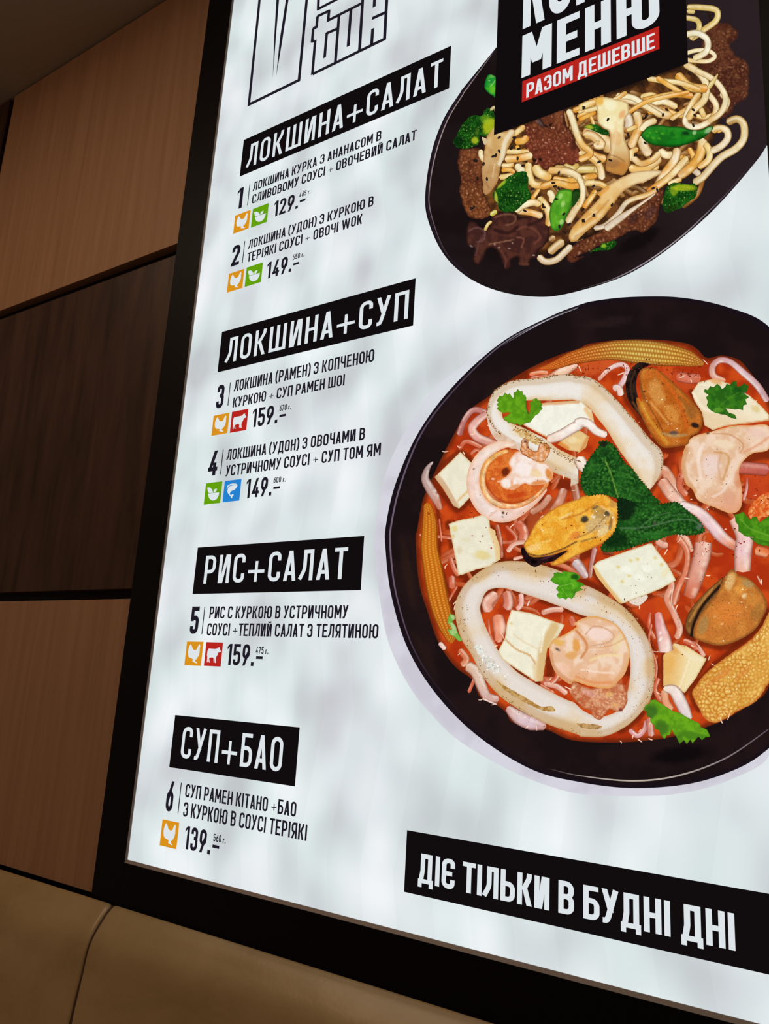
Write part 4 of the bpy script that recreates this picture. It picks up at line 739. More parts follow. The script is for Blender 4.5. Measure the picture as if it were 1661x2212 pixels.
tofu('p1480,1265 p1560,1190 p1661,1150 q60,1150 q130,1195 q100,1290 q25,1345 p1661,1330 p1560,1310', (236, 200, 140), strokes=[('p1500,1260 p1560,1300', 10, (222, 130, 50), .8), ('q120,1200 q60,1310', 6, (206, 120, 50), .6)], dabs=[('p1610,1230', 12, 9, 0, (244, 226, 180), .7), ('q40,1230', 6, 6, 0, (244, 214, 150), .7)])
sn('p1390,1225 p1500,1190 p1620,1120 p1661,1100 q40,1075 q120,1085 q190,1150 q280,1185', [70, 90, 90, 90, 80, 70, 60], [(240, 210, 190), (246, 232, 222), (248, 240, 232), (246, 236, 228), (240, 222, 212)], cap=.2)
sn('p1661,1370 q60,1420 q110,1500', [90, 110, 60], [(246, 232, 220), (240, 216, 196)])
# shrimps
ribbon('shrimp', 'p1110,1265 p1000,1270 p880,1330 p800,1430 p762,1570 p785,1700 p855,1805 p965,1868 p1080,1865 p1200,1800 p1310,1720 p1385,1640', [10, 19, 24, 28, 30, 30, 32, 32, 28, 22, 16, 8], soup, [(240, 206, 180), (240, 214, 200), (238, 206, 190), (240, 214, 204), (236, 196, 180), (236, 190, 164)], edge=(226, 168, 120), ea=.5, hi=(250, 240, 234), ha=.5, m=13, step=2.2,
     dabs=[('p1015,1850', 3, 4, 0, (70, 40, 24), .9), ('p765,1475 p1010,1885', 2.5, 1.6, 0, (60, 40, 30), .8)], strokes=[('p900,1880 p960,1830', 3, (222, 160, 130), .6)])
blob('shrimp_hollow', 'p930,1370 p1030,1310 p1140,1310 p1200,1400 p1400,1500 p1400,1600 p1350,1680 p1220,1740 p1080,1770 p950,1720 p880,1620 p860,1500', soup, (208, 92, 34), (226, 124, 50), 9, edge=(170, 60, 20), ew=6, sp=2.2, mat=PG, dabs=[('p1035,1500', 9, 12, 30, (96, 30, 14), .85), ('p1130,1700', 26, 7, -8, (196, 66, 22), .8), ('p930,1560 p980,1585', 5, 2.5, 0, (250, 220, 190), .8), ('p1060,1370', 16, 9, -20, (222, 130, 60), .7)])
ribbon('shrimp_skin', 'p1060,1320 p960,1355 p870,1440 p838,1560 p865,1680 p945,1765 p1080,1795 p1200,1770 p1320,1690 p1400,1590', [7, 11, 13, 13, 13, 12, 11, 10, 9, 7], soup, [(232, 176, 96), (226, 160, 84), (236, 186, 130), (230, 160, 100), (226, 140, 70)], edge=(206, 120, 60), ea=.6, ha=.5, m=9, step=2.2, ne=.4, mat=PG)
blob('shrimp_meat', 'p1060,1420 p1110,1345 p1190,1315 p1290,1335 p1350,1400 p1435,1480 p1435,1560 p1370,1605 p1260,1615 p1190,1605 p1110,1650 p1020,1640 p985,1580 p1045,1535 p1085,1480', soup, (248, 232, 222), (240, 206, 186), 13, edge=(226, 150, 96), ew=5, sp=2.1, jag=1.2,
     dabs=[('p1290,1510', 18, 10, 20, (240, 206, 150), .7), ('p1320,1590', 18, 5, -8, (222, 130, 60), .8), ('p1405,1520', 8, 16, -20, (222, 130, 50), .85), ('p1320,1400', 14, 7, 20, (226, 140, 60), .8), ('p1110,1625', 14, 5, -20, (224, 140, 80), .7), ('p1190,1480', 22, 18, 20, (250, 240, 236), .8), ('p1090,1590', 4, 9, 0, (230, 140, 90), .6)])
blob('shrimp_tail', 'p1170,1250 p1190,1215 p1230,1230 p1240,1300 p1300,1320 p1330,1260 p1400,1260 p1420,1320 p1360,1410 p1280,1400 p1180,1350 p1165,1300', soup, (226, 150, 90), (240, 196, 160), 7, edge=(140, 70, 34), ew=3, sp=2.0, jag=2, cells=(9, (170, 80, 34), (250, 214, 176), .6, None), dabs=[('p1205,1240 p1230,1290', 4, 3, 30, (80, 36, 24), .8)], mat=PG)
blob('shrimp', 'q1180,1150 q1350,1105 q1500,1100 q1661,1110 q1661,1300 q1520,1340 q1430,1420 q1405,1500 q1430,1650 q1420,1800 q1340,1850 q1200,1800 q1060,1740 q1010,1650 q950,1590 q915,1450 q940,1300 q1010,1200', soup, (240, 210, 184), (228, 186, 150), 16, edge=(222, 160, 96), ew=6, sp=2.5, grad=('q1200,1600 q1280,1850', (226, 150, 110), .75),
     strokes=[('q960,1300 q930,1450 q970,1580 q1030,1660', 9, (206, 140, 86), .55), ('q1190,1170 q1330,1180 q1440,1260 q1420,1330', 3, (196, 130, 80), .6), ('q1250,1350 q1230,1450 q1260,1600', 5, (214, 160, 120), .55), ('q1100,1260 q1060,1380 q1080,1540', 8, (250, 234, 222), .6), ('q1450,1330 q1560,1270 q1661,1200', 5, (226, 150, 110), .6), ('q1200,1330 q1290,1340 q1320,1400 q1270,1560', 5, (206, 150, 90), .7), ('q1180,1710 q1270,1660 q1330,1560', 5, (244, 220, 206), .7), ('q1661,1340 q1540,1380 q1460,1440', 9, (150, 60, 40), .6)],
     dabs=[('q1170,1440', 24, 30, 0, (238, 214, 206), .8), ('q1280,1260', 30, 12, 10, (244, 226, 196), .7), ('q1140,1165', 5, 3, -20, (60, 40, 30), .8), ('q1400,1560', 12, 26, 0, (214, 130, 90), .6), ('q1560,1170', 26, 12, 10, (236, 200, 184), .7), ('q1320,1720', 16, 20, 0, (222, 160, 130), .6)])
blob('shrimp_tail', 'q1480,1850 q1560,1720 q1661,1680 q1661,1860 q1600,1880 q1560,1930', soup, (234, 150, 80), (222, 90, 30), 6, sp=2.3, jag=2.5, cells=(7, (206, 70, 24), (250, 210, 150), .8, (250, 236, 200)), mat=PG)
blob('shrimp_tail', 's0,1230 s150,1290 s380,1240 s440,1310 s455,1390 s420,1470 s370,1490 s300,1470 s230,1555 s160,1530 s140,1480 s70,1450 r1580,1330 r1600,1260', soup, (222, 160, 120), (196, 110, 70), 9, edge=(170, 84, 44), ew=4, sp=2.1, jag=1.5, mat=PG, cells=(10, (170, 84, 50), (240, 200, 170), .6, (250, 226, 190)), dabs=[('s300,1340', 10, 8, 0, (232, 180, 110), .7), ('s350,1430', 11, 6, 0, (226, 170, 110), .7), ('s130,1330', 20, 8, 20, (226, 170, 160), .6), ('s395,1480', 5, 8, 0, (110, 34, 30), .7)])
blob('shrimp', 'r1435,880 r1500,850 r1560,820 r1640,765 s0,740 s70,695 s180,675 s330,725 s420,820 s470,940 s470,1040 s440,1150 s395,1210 s300,1290 s150,1275 s0,1230 r1590,1260 r1480,1180 r1425,1080 r1408,960', soup, (242, 212, 186), (232, 186, 150), 16, edge=(222, 156, 76), ew=7, sp=2.4, grad=('s150,1050 s150,1290', (232, 166, 116), .7),
     strokes=[('s440,1000 s420,1130 s340,1240', 9, (222, 160, 110), .6), ('r1420,980 r1440,1090 r1520,1190 r1640,1260', 8, (206, 140, 100), .6), ('s100,830 s170,760 s290,790 s340,850 s280,900 s140,930', 3, (206, 150, 116), .65), ('s20,800 s90,880 s110,950 s60,1030', 5, (206, 120, 60), .7), ('s120,950 s300,930 s440,860', 2.5, (216, 150, 96), .6), ('s140,1050 s260,1010 s400,1010', 5, (244, 220, 160), .7), ('s60,1130 s200,1150 s340,1160', 4, (250, 224, 206), .7), ('s20,1190 s160,1240 s320,1240', 6, (226, 140, 80), .6)],
     dabs=[('s210,830', 34, 17, 10, (246, 218, 206), .9), ('s370,900', 12, 26, 20, (240, 222, 170), .6), ('r1490,900', 13, 8, 10, (230, 176, 80), .8), ('r1600,1010', 16, 10, 0, (226, 160, 80), .7), ('r1480,960', 7, 3, 30, (60, 50, 50), .7), ('s20,920', 10, 16, 0, (226, 150, 60), .8), ('r1530,1120', 18, 12, 0, (244, 196, 170), .7)])
# corn cob lower right
blob('baby_corn', 's1690,640 s1600,760 s1500,880 s1300,1020 s1180,1110 s1080,1210 s1010,1320 s1030,1400 s1070,1470 s1110,1540 s1200,1585 s1300,1540 s1400,1480 s1550,1400 s1661,1240 s1700,1200', soup, (222, 166, 72), (234, 186, 94), 20, edge=(190, 104, 36), ew=7, sp=2.1, cells=(8.5, (196, 116, 36), (250, 226, 140), .95, (254, 244, 200)), cw=.7, mat=PS, jag=1.5,
     dabs=[('s1250,1180', 40, 9, -35, (214, 120, 50), .5), ('s1450,1150', 30, 7, -40, (214, 130, 56), .5), ('s1060,1330', 8, 16, 20, (214, 130, 60), .5)])
# mussels
blob('mussel_shell', 'r1175,90 r1180,170 r1230,230 r1290,255 r1360,225 r1500,190 r1659,110 r1659,40 r1300,120', soup, (40, 20, 22), (24, 12, 16), 10, sp=2.6, edge=(20, 10, 12), ew=4, dabs=[('r1275,210', 9, 6, 0, (6, 4, 8), .9), ('r1400,170', 20, 3, -20, (110, 60, 90), .6)])
blob('mussel', 'r1190,60 p1230,2060 p1280,1960 p1330,1900 p1450,1810 p1560,1760 p1661,1730 q60,1710 q130,1690 q250,1680 q330,1740 q395,1780 q375,1850 q370,1950 q330,2030 q250,2100 q150,2150 s0,170 r1500,235 r1420,230 r1560,120 r1450,150 r1350,170 r1260,170 r1215,130', soup, (232, 158, 44), (242, 184, 70), 14, edge=(170, 96, 30), ew=5, sp=2.1,
     strokes=[('r1225,140 r1330,160 r1500,110 r1640,40', 3, (90, 50, 30), .8), ('q-100,1900 q60,1850 q200,1760', 4, (190, 110, 40), .6), ('q20,2060 q150,2000 q280,1860', 3, (150, 104, 60), .6), ('p1500,1900 p1600,1850', 4, (246, 226, 170), .6), ('q60,2090 q200,2050', 3, (110, 84, 60), .6), ('r1300,60 r1420,30', 5, (250, 210, 120), .6), ('q230,1790 q330,1860 q340,1960', 4, (230, 196, 140), .7)],
     dabs=[('q200,1930', 34, 20, -35, (206, 176, 124), .85), ('q230,1850', 22, 14, 20, (180, 140, 76), .8), ('q90,1900', 10, 9, 0, (50, 46, 46), .9), ('q280,1850', 7, 7, 0, (60, 56, 50), .8), ('q250,2000', 22, 9, -40, (226, 206, 166), .7), ('q180,1800', 9, 4, -20, (90, 80, 60), .7), ('q70,1760', 24, 9, -15, (238, 170, 50), .8), ('q330,1770', 12, 10, 20, (196, 140, 70), .7), ('q10,2040', 16, 9, -30, (222, 120, 50), .7), ('q160,1880', 5, 4, 0, (240, 236, 220), .8), ('r1280,90', 18, 9, -10, (250, 214, 150), .6), ('q310,1940', 4, 16, 10, (110, 80, 60), .6)], mat=PG)
blob('mussel_shell', 'q655,585 q600,565 q540,570 q470,640 q440,740 q450,850 q490,930 q560,1020 q620,1100 q640,1000 q560,900 q530,780 q540,680 q580,620', soup, (24, 15, 16), (50, 34, 26), 10, sp=2.4, strokes=[('q520,640 q480,760 q500,880', 3, (90, 60, 40), .6), ('q500,900 q560,1000', 4, (150, 100, 50), .6)])
blob('mussel', 'q560,640 q620,605 q690,615 q760,660 q850,740 q950,830 q1030,920 q1085,1000 q1095,1080 q1060,1160 q990,1200 q970,1260 q880,1280 q780,1292 q720,1260 q640,1150 q570,1020 q530,900 q540,860 q580,900 q560,760', soup, (196, 112, 40), (182, 92, 26), 18, edge=(130, 70, 24), ew=7, sp=2.2, lite=(226, 160, 70), mat=PG,
     strokes=[('q560,870 q620,1010 q700,1130 q790,1250', 7, (214, 150, 50), .8), ('q560,720 q600,860 q700,1040 q760,1160', 2.5, (110, 64, 30), .7), ('q700,640 q800,760 q880,880 q930,1000 q960,1110', 6, (206, 96, 30), .8), ('q650,900 q740,1010 q800,1080', 5, (232, 176, 100), .6), ('q760,1170 q850,1190 q950,1180', 6, (176, 150, 100), .7), ('q900,860 q960,940 q1000,1040', 6, (150, 96, 40), .7)],
     dabs=[('q700,820', 20, 34, -25, (214, 150, 76), .8), ('q830,1000', 16, 26, -30, (216, 146, 66), .7), ('q1030,1100', 10, 6, 20, (30, 22, 22), .9), ('q850,1165', 12, 5, 0, (80, 70, 74), .8), ('q755,745 q600,810', 3, 2, 0, (60, 34, 20), .8), ('q1000,980', 13, 20, -30, (150, 92, 40), .7), ('q640,660', 12, 10, 0, (206, 110, 40), .7), ('q930,980', 5, 5, 0, (90, 50, 30), .7)])
blob('mussel_shell', 's1270,345 s1200,400 s1130,460 s1030,570 s965,670 s950,780 s1010,860 s1060,760 s1120,620 s1220,480', soup, (150, 100, 46), (120, 78, 38), 10, edge=(60, 34, 18), ew=3, sp=2.4, strokes=[('s1240,420 s1100,580 s1020,740 s1000,840', 6, (30, 18, 16), .95), ('s1180,440 s1060,590 s985,720', 4, (196, 140, 70), .7)])
blob('mussel', 's1290,330 s1350,275 s1400,320 s1480,350 s1560,420 s1620,500 s1645,590 s1600,700 s1530,800 s1400,880 s1250,925 s1120,900 s1020,850 s1040,720 s1120,600 s1220,470', soup, (206, 132, 56), (190, 112, 46), 18, edge=(130, 76, 34), ew=8, sp=2.2, mat=PG, grad=('s1350,420 s1200,900', (206, 124, 52), .4),
     dabs=[('s1330,380', 12, 24, 20, (226, 186, 120), .8), ('s1480,400', 16, 9, 20, (170, 140, 90), .8), ('s1410,450', 14, 14, 0, (232, 160, 70), .8), ('s1450,500', 6, 8, 30, (246, 226, 180), .7), ('s1300,650', 40, 30, 0, (222, 130, 54), .7), ('s1100,750', 12, 26, 15, (170, 130, 74), .8), ('s1560,640', 14, 24, 20, (160, 110, 50), .6), ('s1200,680 s1260,740', 5, 2.5, -40, (240, 190, 130), .6)])
specks('char_specks', 'p1661,670 p1480,675 p1300,708 p1100,728 p960,795 p905,890 p880,1000 p930,1110 p1000,1180', 1.4, 170, (.5, 1.5), (120, 76, 26), 3)
specks('char_specks', 'q0,690 q130,700 q240,770 q360,890 q460,1000 q560,1120 q650,1240 q735,1320 q752,1400 q740,1480', 1.6, 130, (.5, 1.4), (130, 84, 36), 4)
specks('char_specks', 'p1100,1130 p1200,1150 p1330,1230 p1450,1320 p1600,1390 p1661,1400', 3.0, 150, (.5, 1.6), (140, 90, 34), 5)
specks('char_specks', 'r640,480 r700,600 r660,700 r850,1200 r1000,1370 r1200,1500 r1400,1600 s60,1690', 5, 120, (.5, 1.4), (140, 96, 44), 6)
specks('char_specks', 's440,610 s560,750 s640,900 s680,1080 s670,1250 s600,1430', 3, 110, (.5, 1.4), (170, 124, 60), 7)
specks('char_specks', 'r760,400 r1000,280 r1300,330 s50,480 s300,620 s500,900 s560,1200 s480,1500 s200,1660', 9, 110, (.5, 1.1), (120, 90, 60), 8)
specks('char_specks', 'p760,1500 p800,1700 p950,1860 p1150,1840 p1300,1560 q1000,1300 q1100,1500 q1250,1700 q1300,1300 s100,1200 s300,1250 r1500,1150', 10, 110, (.5, 1.2), (110, 70, 44), 9)
specks('oil_bubbles', 'q700,610 q850,650 q1000,680 q1080,640 q560,610 q100,640 q0,660', 8, 150, (.6, 2.2), (140, 44, 20), 10)
specks('oil_bubbles', 'q1500,1600 q1580,1650 s1400,120 s1600,200 s1250,60 p600,1850 p700,1950 s1050,1000', 12, 130, (.6, 2.2), (140, 40, 16), 11)
specks('pepper_specks', 'q600,700 q750,760 q850,900 q950,1000 q700,1000 s1200,600 s1400,700 s1300,800', 12, 90, (.5, 1.3), (70, 40, 20), 12)
specks('pale_glints', 'r800,930 r870,1010 r960,1110 r840,1060 r930,1150 r1000,1170 r1080,1200', 4, 60, (.6, 2.2), (250, 250, 244), 13)
specks('pale_glints', 'q0,1900 q150,1850 q300,1900 q200,2000 q650,850 q800,1000 s1400,420 s1450,480 s1180,1200 s1400,1100 s1300,1350', 9, 90, (.5, 1.6), (250, 236, 200), 14)
glints('p520,1330 p640,1290 p680,1340 p900,1110 p760,1180 p1530,1540 p1620,1660 p1350,2000 p1200,1990 p1090,1960 q50,620 q400,660 q920,690 q1000,720 q1120,560 q1540,900 q820,1700 q1540,1700 q1600,1760 q900,2080 r600,560 r600,600 r950,930 r1010,840 r520,250 r640,1000 r1420,1210 r1570,1290 s780,130 s960,350 s1100,150 s870,600 s900,840 s700,980 s1010,930 s1180,1090 s1150,1030 s1000,1240 s720,1330 s560,1650 s500,1700 s1320,1530 s1250,1560 s640,1600 s1600,380 s1140,330 s560,600', 21)
glints('s560,1735 s650,1725 s400,1745 r930,1430 r830,1390 r1220,1622 r1300,1628', 22)
# white flat noodle on top and tip noodle over rim
sn('s715,640 s735,760 s765,870 s785,985', [60, 90, 120, 130], [(226, 140, 130), (232, 166, 166), (240, 196, 186), (244, 216, 206)], cap=.08, dabs=[('s735,820 s740,865 s730,880', 2.5, 4, 20, (255, 255, 250), .8)])
sn('s760,1290 s850,1310 s900,1390 s940,1470 s985,1560', [50, 100, 110, 100, 60], [(244, 224, 200), (240, 222, 216), (226, 206, 206), (214, 200, 204)], cap=.2)
sn('p418,1412 p370,1470 p350,1560 p400,1660 p450,1750 p480,1825', [14, 50, 74, 84, 74, 40], [(196, 180, 178), (176, 150, 146), (190, 160, 154), (206, 160, 146), (200, 120, 90)], dabs=[('p440,1660 p460,1700', 4, 4, 0, (240, 232, 226), .6)])
# leaves
MINT = dict(c0=(46, 108, 36), c1=(28, 78, 26), ns=9, edge=(14, 44, 14), ew=4, ea=.5, sp=2.1, mat=PG, cells=(8.5, (10, 40, 12), (88, 150, 58), .75, None))
blob('mint_leaf', 'q200,1240 q260,1228 q310,1245 q370,1300 q400,1360 q440,1420 q500,1470 q560,1550 q620,1620 q680,1700 q740,1760 q620,1785 q520,1780 q400,1750 q340,1720 q230,1690 q110,1700 q60,1620 q55,1540 q80,1460 q120,1390 q170,1320 q210,1270', soup, serr=(2.2, 9), strokes=[('q265,1400 q310,1500 q340,1600 q375,1710', 2.6, (120, 160, 60), .85), ('q300,1490 q400,1500 q520,1560', 1.6, (70, 130, 50), .7), ('q330,1590 q440,1640 q600,1700', 1.8, (66, 120, 46), .7), ('q280,1440 q180,1430 q110,1470', 1.6, (66, 120, 46), .7), ('q320,1570 q200,1560 q80,1590', 1.6, (66, 120, 46), .7)], dabs=[('q250,1260', 10, 8, 0, (30, 26, 20), .8), ('q250,1330', 12, 12, 0, (14, 44, 18), .5), ('q560,1700', 30, 10, 20, (20, 60, 20), .5)], **MINT)
blob('mint_leaf', 'q370,1720 q480,1740 q600,1760 q740,1765 q870,1750 q940,1800 q1000,1850 q1060,1900 q1115,2005 q1000,2040 q850,2035 q740,2070 q640,2110 s690,30 s560,70 s400,120 s260,130 s225,100 q240,2110 q330,2020 q370,1900', soup, serr=(2.0, 9), strokes=[('q390,1975 q550,1975 q700,1950 q850,1910 q1000,1905 q1080,1960', 3, (84, 116, 78), .8), ('q560,1970 q680,1880 q820,1840', 1.8, (90, 124, 84), .7), ('q700,1950 q820,1870 q960,1860', 1.6, (90, 124, 84), .6), ('q500,1980 q640,2020 q800,2020', 1.6, (70, 110, 60), .6), ('q400,1980 q500,2060 q640,2090', 1.6, (50, 110, 40), .6)], dabs=[('q430,1800', 28, 34, 0, (14, 30, 16), .85), ('q350,2080', 36, 22, 0, (14, 40, 16), .8), ('q1070,1960', 6, 9, 40, (100, 110, 110), .7), ('q700,2040', 50, 10, -5, (44, 116, 36), .5), ('q690,1935', 5, 4, 0, (100, 80, 80), .6)], **MINT)
def cil(o, c0=(104, 166, 28), c1=(84, 146, 22), **k): return blob('coriander_leaf', o, soup, c0, c1, 10, edge=tuple(int(v * .7) for v in c0), ew=2.2, ea=.7, sp=2.0, smooth=False, mat=PS, jag=.8, **k)
cil('p960,890 p985,850 p1010,855 p1030,825 p1055,840 p1070,828 p1090,860 p1105,870 p1105,820 p1125,815 p1140,790 p1160,812 p1180,810 p1185,840 p1205,845 p1215,870 p1210,900 p1215,960 p1240,1000 p1250,920 p1235,905 p1260,900 p1270,880 p1300,870 p1315,890 p1335,890 p1335,910 p1352,920 p1340,940 p1352,960 p1335,975 p1320,1000 p1290,1020 p1250,1075 p1190,1090 p1160,1105 p1130,1085 p1110,1100 p1090,1080 p1060,1085 p1045,1060 p1020,1058 p1025,1030 p1050,1020 p1080,995 p1040,990 p1020,1000 p990,985 p960,960 p975,940 p955,925 p975,910', strokes=[('p1240,1050 p1180,980 p1100,920', 1.6, (70, 130, 20), .6), ('p1240,1050 p1160,1010 p1060,1050', 1.4, (70, 130, 20), .5), ('p1250,1040 p1290,960', 1.4, (70, 120, 30), .6), ('p1215,930 p1230,1000', 3, (46, 60, 60), .7)], dabs=[('p1300,940', 12, 18, 30, (70, 130, 20), .5)])
cil('q1110,790 q1140,800 q1160,765 q1190,775 q1220,745 q1245,765 q1260,790 q1290,770 q1300,745 q1330,755 q1350,725 q1385,725 q1390,770 q1430,760 q1450,740 q1485,765 q1480,800 q1450,830 q1490,860 q1460,880 q1475,920 q1440,930 q1440,970 q1400,960 q1370,965 q1290,955 q1320,990 q1370,1010 q1385,1045 q1340,1040 q1290,1010 q1250,1005 q1180,985 q1150,960 q1130,930 q1140,900 q1125,860 q1145,840 q1110,820', (56, 120, 26), (40, 96, 24), strokes=[('q1200,980 q1280,900 q1400,820', 1.6, (90, 150, 40), .5), ('q1210,980 q1340,930 q1440,930', 1.4, (84, 140, 40), .5)], dabs=[('q1390,810', 14, 12, 0, (20, 70, 20), .6), ('q1460,825', 6, 3, 0, (90, 110, 130), .6), ('q1230,970', 14, 6, 0, (110, 170, 50), .6)])
cil('r1430,350 r1450,330 r1440,310 r1480,298 r1510,310 r1530,290 r1580,300 r1620,300 s0,300 s50,330 s45,360 s10,375 s60,385 s90,410 s50,430 s80,450 s20,465 s-5,500 r1640,440 r1600,460 r1630,490 r1600,530 r1570,515 r1550,535 r1520,520 r1490,525 r1470,495 r1490,470 r1465,440 r1490,410 r1450,395 r1415,370', (92, 172, 32), (70, 146, 24), strokes=[('r1500,420 r1600,400 s0,420', 1.5, (150, 206, 80), .6), ('r1500,420 r1560,500', 1.4, (150, 206, 80), .6)], dabs=[('r1620,340', 10, 7, 0, (24, 60, 20), .7), ('s20,340', 6, 6, 0, (20, 90, 20), .7)])
cil('r560,655 r600,665 r605,700 r580,720 r610,760 r630,820 r665,885 r640,895 r610,865 r590,850 r555,830 r540,785 r575,790 r565,750 r535,735 r545,690', (120, 180, 70), (176, 206, 140))
cil('s590,1470 s610,1430 s640,1420 s650,1390 s690,1385 s760,1430 s840,1480 s920,1510 s1000,1555 s1070,1590 s1080,1620 s1130,1640 s1160,1700 s1120,1705 s1090,1730 s1060,1700 s1040,1720 s1010,1760 s990,1725 s960,1765 s935,1730 s900,1760 s870,1700 s850,1680 s830,1640 s815,1690 s790,1690 s770,1720 s740,1690 s720,1640 s690,1640 s680,1600 s650,1580 s650,1540 s620,1530 s620,1490', (106, 168, 28), (90, 150, 26), strokes=[('s690,1400 s800,1520 s920,1660', 1.6, (80, 140, 20), .6)], dabs=[('s650,1490', 16, 20, 30, (56, 100, 34), .8), ('s740,1630', 18, 20, 30, (60, 106, 30), .8), ('s1000,1690', 36, 9, 10, (62, 116, 26), .7), ('s1060,1640', 10, 8, 0, (90, 140, 30), .6), ('s900,1720', 10, 10, 0, (60, 110, 24), .6)])
cil('q1365,1860 q1400,1855 q1440,1835 q1470,1870 q1500,1905 q1520,1880 q1555,1880 q1580,1930 q1620,1900 q1661,1870 q1690,1900 q1690,2100 q1661,2115 q1610,2130 q1560,2090 q1520,2050 q1480,2050 q1450,2040 q1400,2000 q1400,1950 q1375,1920', (84, 150, 28), (60, 124, 20), strokes=[('q1420,1900 q1500,1980 q1661,2040', 2, (130, 180, 60), .6)])
cil('s1490,0 s1661,40 s1661,80 s1560,60', (60, 120, 24), (80, 150, 30))

# =================================================================== headings, items, prices, icons
HW = dict(w=.125, gap=.15)
def heading(a, b, s, L_, R_, B_, T_, lab, **k):
    o = quad('heading_banner', a, b, BLK, sign); o['label'] = lab
    tline('lettering', s, L_, R_, B_, T_, WHT, o, **{**HW, **k}); return o
def hb(x0, x1, z0, z1, s, L_, R_, B_, T_, lab, **k):
    o = rect('heading_banner', x0, x1, z0, z1, BLK, sign); o['label'] = lab
    tline('lettering', s, L_, R_, B_, T_, WHT, o, **{**HW, **k})
hb(-1.0916, -.590, 1.0343, 1.1235, 'ЛОКШИНА#САЛАТ', (532.5, 360.6), (956.6, 126.4), (555.8, 353.7), (560.7, 303.4), 'first black heading bar from the top')
hb(-1.0910, -.6378, .5915, .6785, 'ЛОКШИНА#СУП', (486.8, 782.3), (884.2, 625.8), (881.2, 687.8), (884.2, 625.8), 'second black heading bar from the top')
hb(-1.0896, -.7089, .1508, .2386, 'РИС#САЛАТ', (438.9, 1260.9), (751.3, 1183.2), (438.9, 1260.9), (444.9, 1200.7), 'third black heading bar from the top')
hb(-1.0985, -.8102, -.1566, -.0671, 'СУП#БАО', (390.9, 1620.4), (610.6, 1626.4), (468.2, 1648.1), (474.3, 1577.7), 'lowest black heading bar of the menu list')
o = rect('heading_banner', -.6016, XRI, -.2722, -.1918, BLK, sign); o['label'] = 'long black bar at the bottom right of the sign'
tline('lettering', 'ДІЄ ТІЛЬКИ В БУДНІ ДНІ', (902.6, 1905), (1588.5, 2050), (1589.4, 2054.5), (1586.5, 1973.6), WHT, o, w=.155, gap=.075)
def icon_geo(tl, br):
    (xa, za), (xb, zb) = pl(*tl), pl(*br); return xa, xb, zb, za
def norm(s, tl, bl, tr):
    P = T(s); x, z = pl(P[:, 0], P[:, 1]); x0 = (pl(*tl)[0] + pl(*bl)[0]) / 2; x1 = pl(*tr)[0]; z1 = (pl(*tl)[1] + pl(*tr)[1]) / 2; z0 = pl(*bl)[1]
    return np.c_[(x - x0) / (x1 - x0), (z - z0) / (z1 - z0)]
c2 = lambda p: tuple(T(p)[0])
HEN = [norm('i385,298 i400,322 i425,380 i460,390 i500,370 i530,300 i555,258 i573,298 i562,318 i560,400 i540,470 i500,530 i472,552 i480,580 i512,595 i495,608 i430,597 i413,582 i437,570 i425,552 i400,542 i365,547 i335,522 i327,460 i335,400 i360,330', c2('i303,270'), c2('i258,692'), c2('i635,205'))]
COW = [norm('i735,300 i800,290 i860,280 i915,260 i915,235 i935,240 i955,223 i958,248 i975,280 i984,300 i960,317 i935,320 i915,370 i885,420 i880,460 i886,520 i864,522 i858,462 i850,455 i857,520 i837,520 i835,440 i800,440 i755,460 i745,480 i762,540 i740,540 i725,480 i716,548 i700,545 i708,450 i700,420 i712,340', c2('i685,190'), c2('i640,625'), c2('i1027,132'))]
sq = (c2('i145,1675'), c2('i97,2115'), c2('i480,1635'))
BOWL = [norm('i188,1887 i413,1860 i402,1925 i365,1995 i310,2027 i260,2025 i215,1990 i190,1935', *sq), norm('i170,1760 i230,1763 i268,1805 i292,1868 i275,1872 i195,1872 i178,1820', *sq), norm('i297,1862 i305,1808 i330,1790 i367,1783 i355,1832 i325,1860', *sq)]
sq = (c2('i535,1628'), c2('i488,2075'), c2('i885,1583'))
PRAWN = [norm('i590,1845 i600,1780 i650,1730 i720,1715 i785,1712 i783,1762 i740,1812 i680,1832 i647,1868 i640,1910 i662,1922 i712,1898 i720,1928 i692,1950 i690,1988 i668,1985 i655,1947 i625,1918 i600,1880', *sq), norm('i572,1792 i590,1730 i640,1692 i700,1678 i770,1682 i803,1710 i790,1750 i785,1708 i740,1700 i680,1703 i620,1732 i590,1775', *sq)]
def icon(kind, tl, br):
    nm, shp, mt_, lab = dict(hen=('hen_icon', HEN, ORA, 'orange square icon with a white hen'), cow=('cow_icon', COW, RED, 'red square icon with a white cow'), veg=('salad_icon', BOWL, GRN, 'green square icon with a white bowl of leaves'), sea=('shrimp_icon', PRAWN, BLU, 'blue square icon with a white shrimp'))[kind]
    x0, x1, z0, z1 = icon_geo(tl, br); o = rect(nm, x0, x1, z0, z1, mt_, sign); o['label'] = lab; off = lay(); V = []; F = []
    from mathutils.geometry import tessellate_polygon
    for s in shp:
        b0 = len(V); F += [tuple(b0 + i for i in t) for t in tessellate_polygon([[Vector((p[0], p[1], 0)) for p in s]])]; V += [tuple(p) for p in s]
    V = np.array(V); mesh('silhouette', place(x0 + V[:, 0] * (x1 - x0), z0 + V[:, 1] * (z1 - z0), off), F, WHT, o)
def dash(a, b, th):
    x0, za = pl(*a); x1, zb = pl(*b); z = (za + zb) / 2; h = abs(pl(a[0], a[1] + th)[1] - pl(*a)[1]); rect('price_dash', x0, x1, z - h, z, INK, sign)
def divider(a, b):
    x0, z1 = pl(*a); x1, z0 = pl(*b); xm = (x0 + x1) / 2; rect('divider_line', xm - .0011, xm + .0011, z0, z1, INK, sign)
TX = dict(w=.145, gap=.10); NB = dict(w=.17); PRK = dict(w=.16, gap=.12); WK = dict(w=.16, gap=.13)
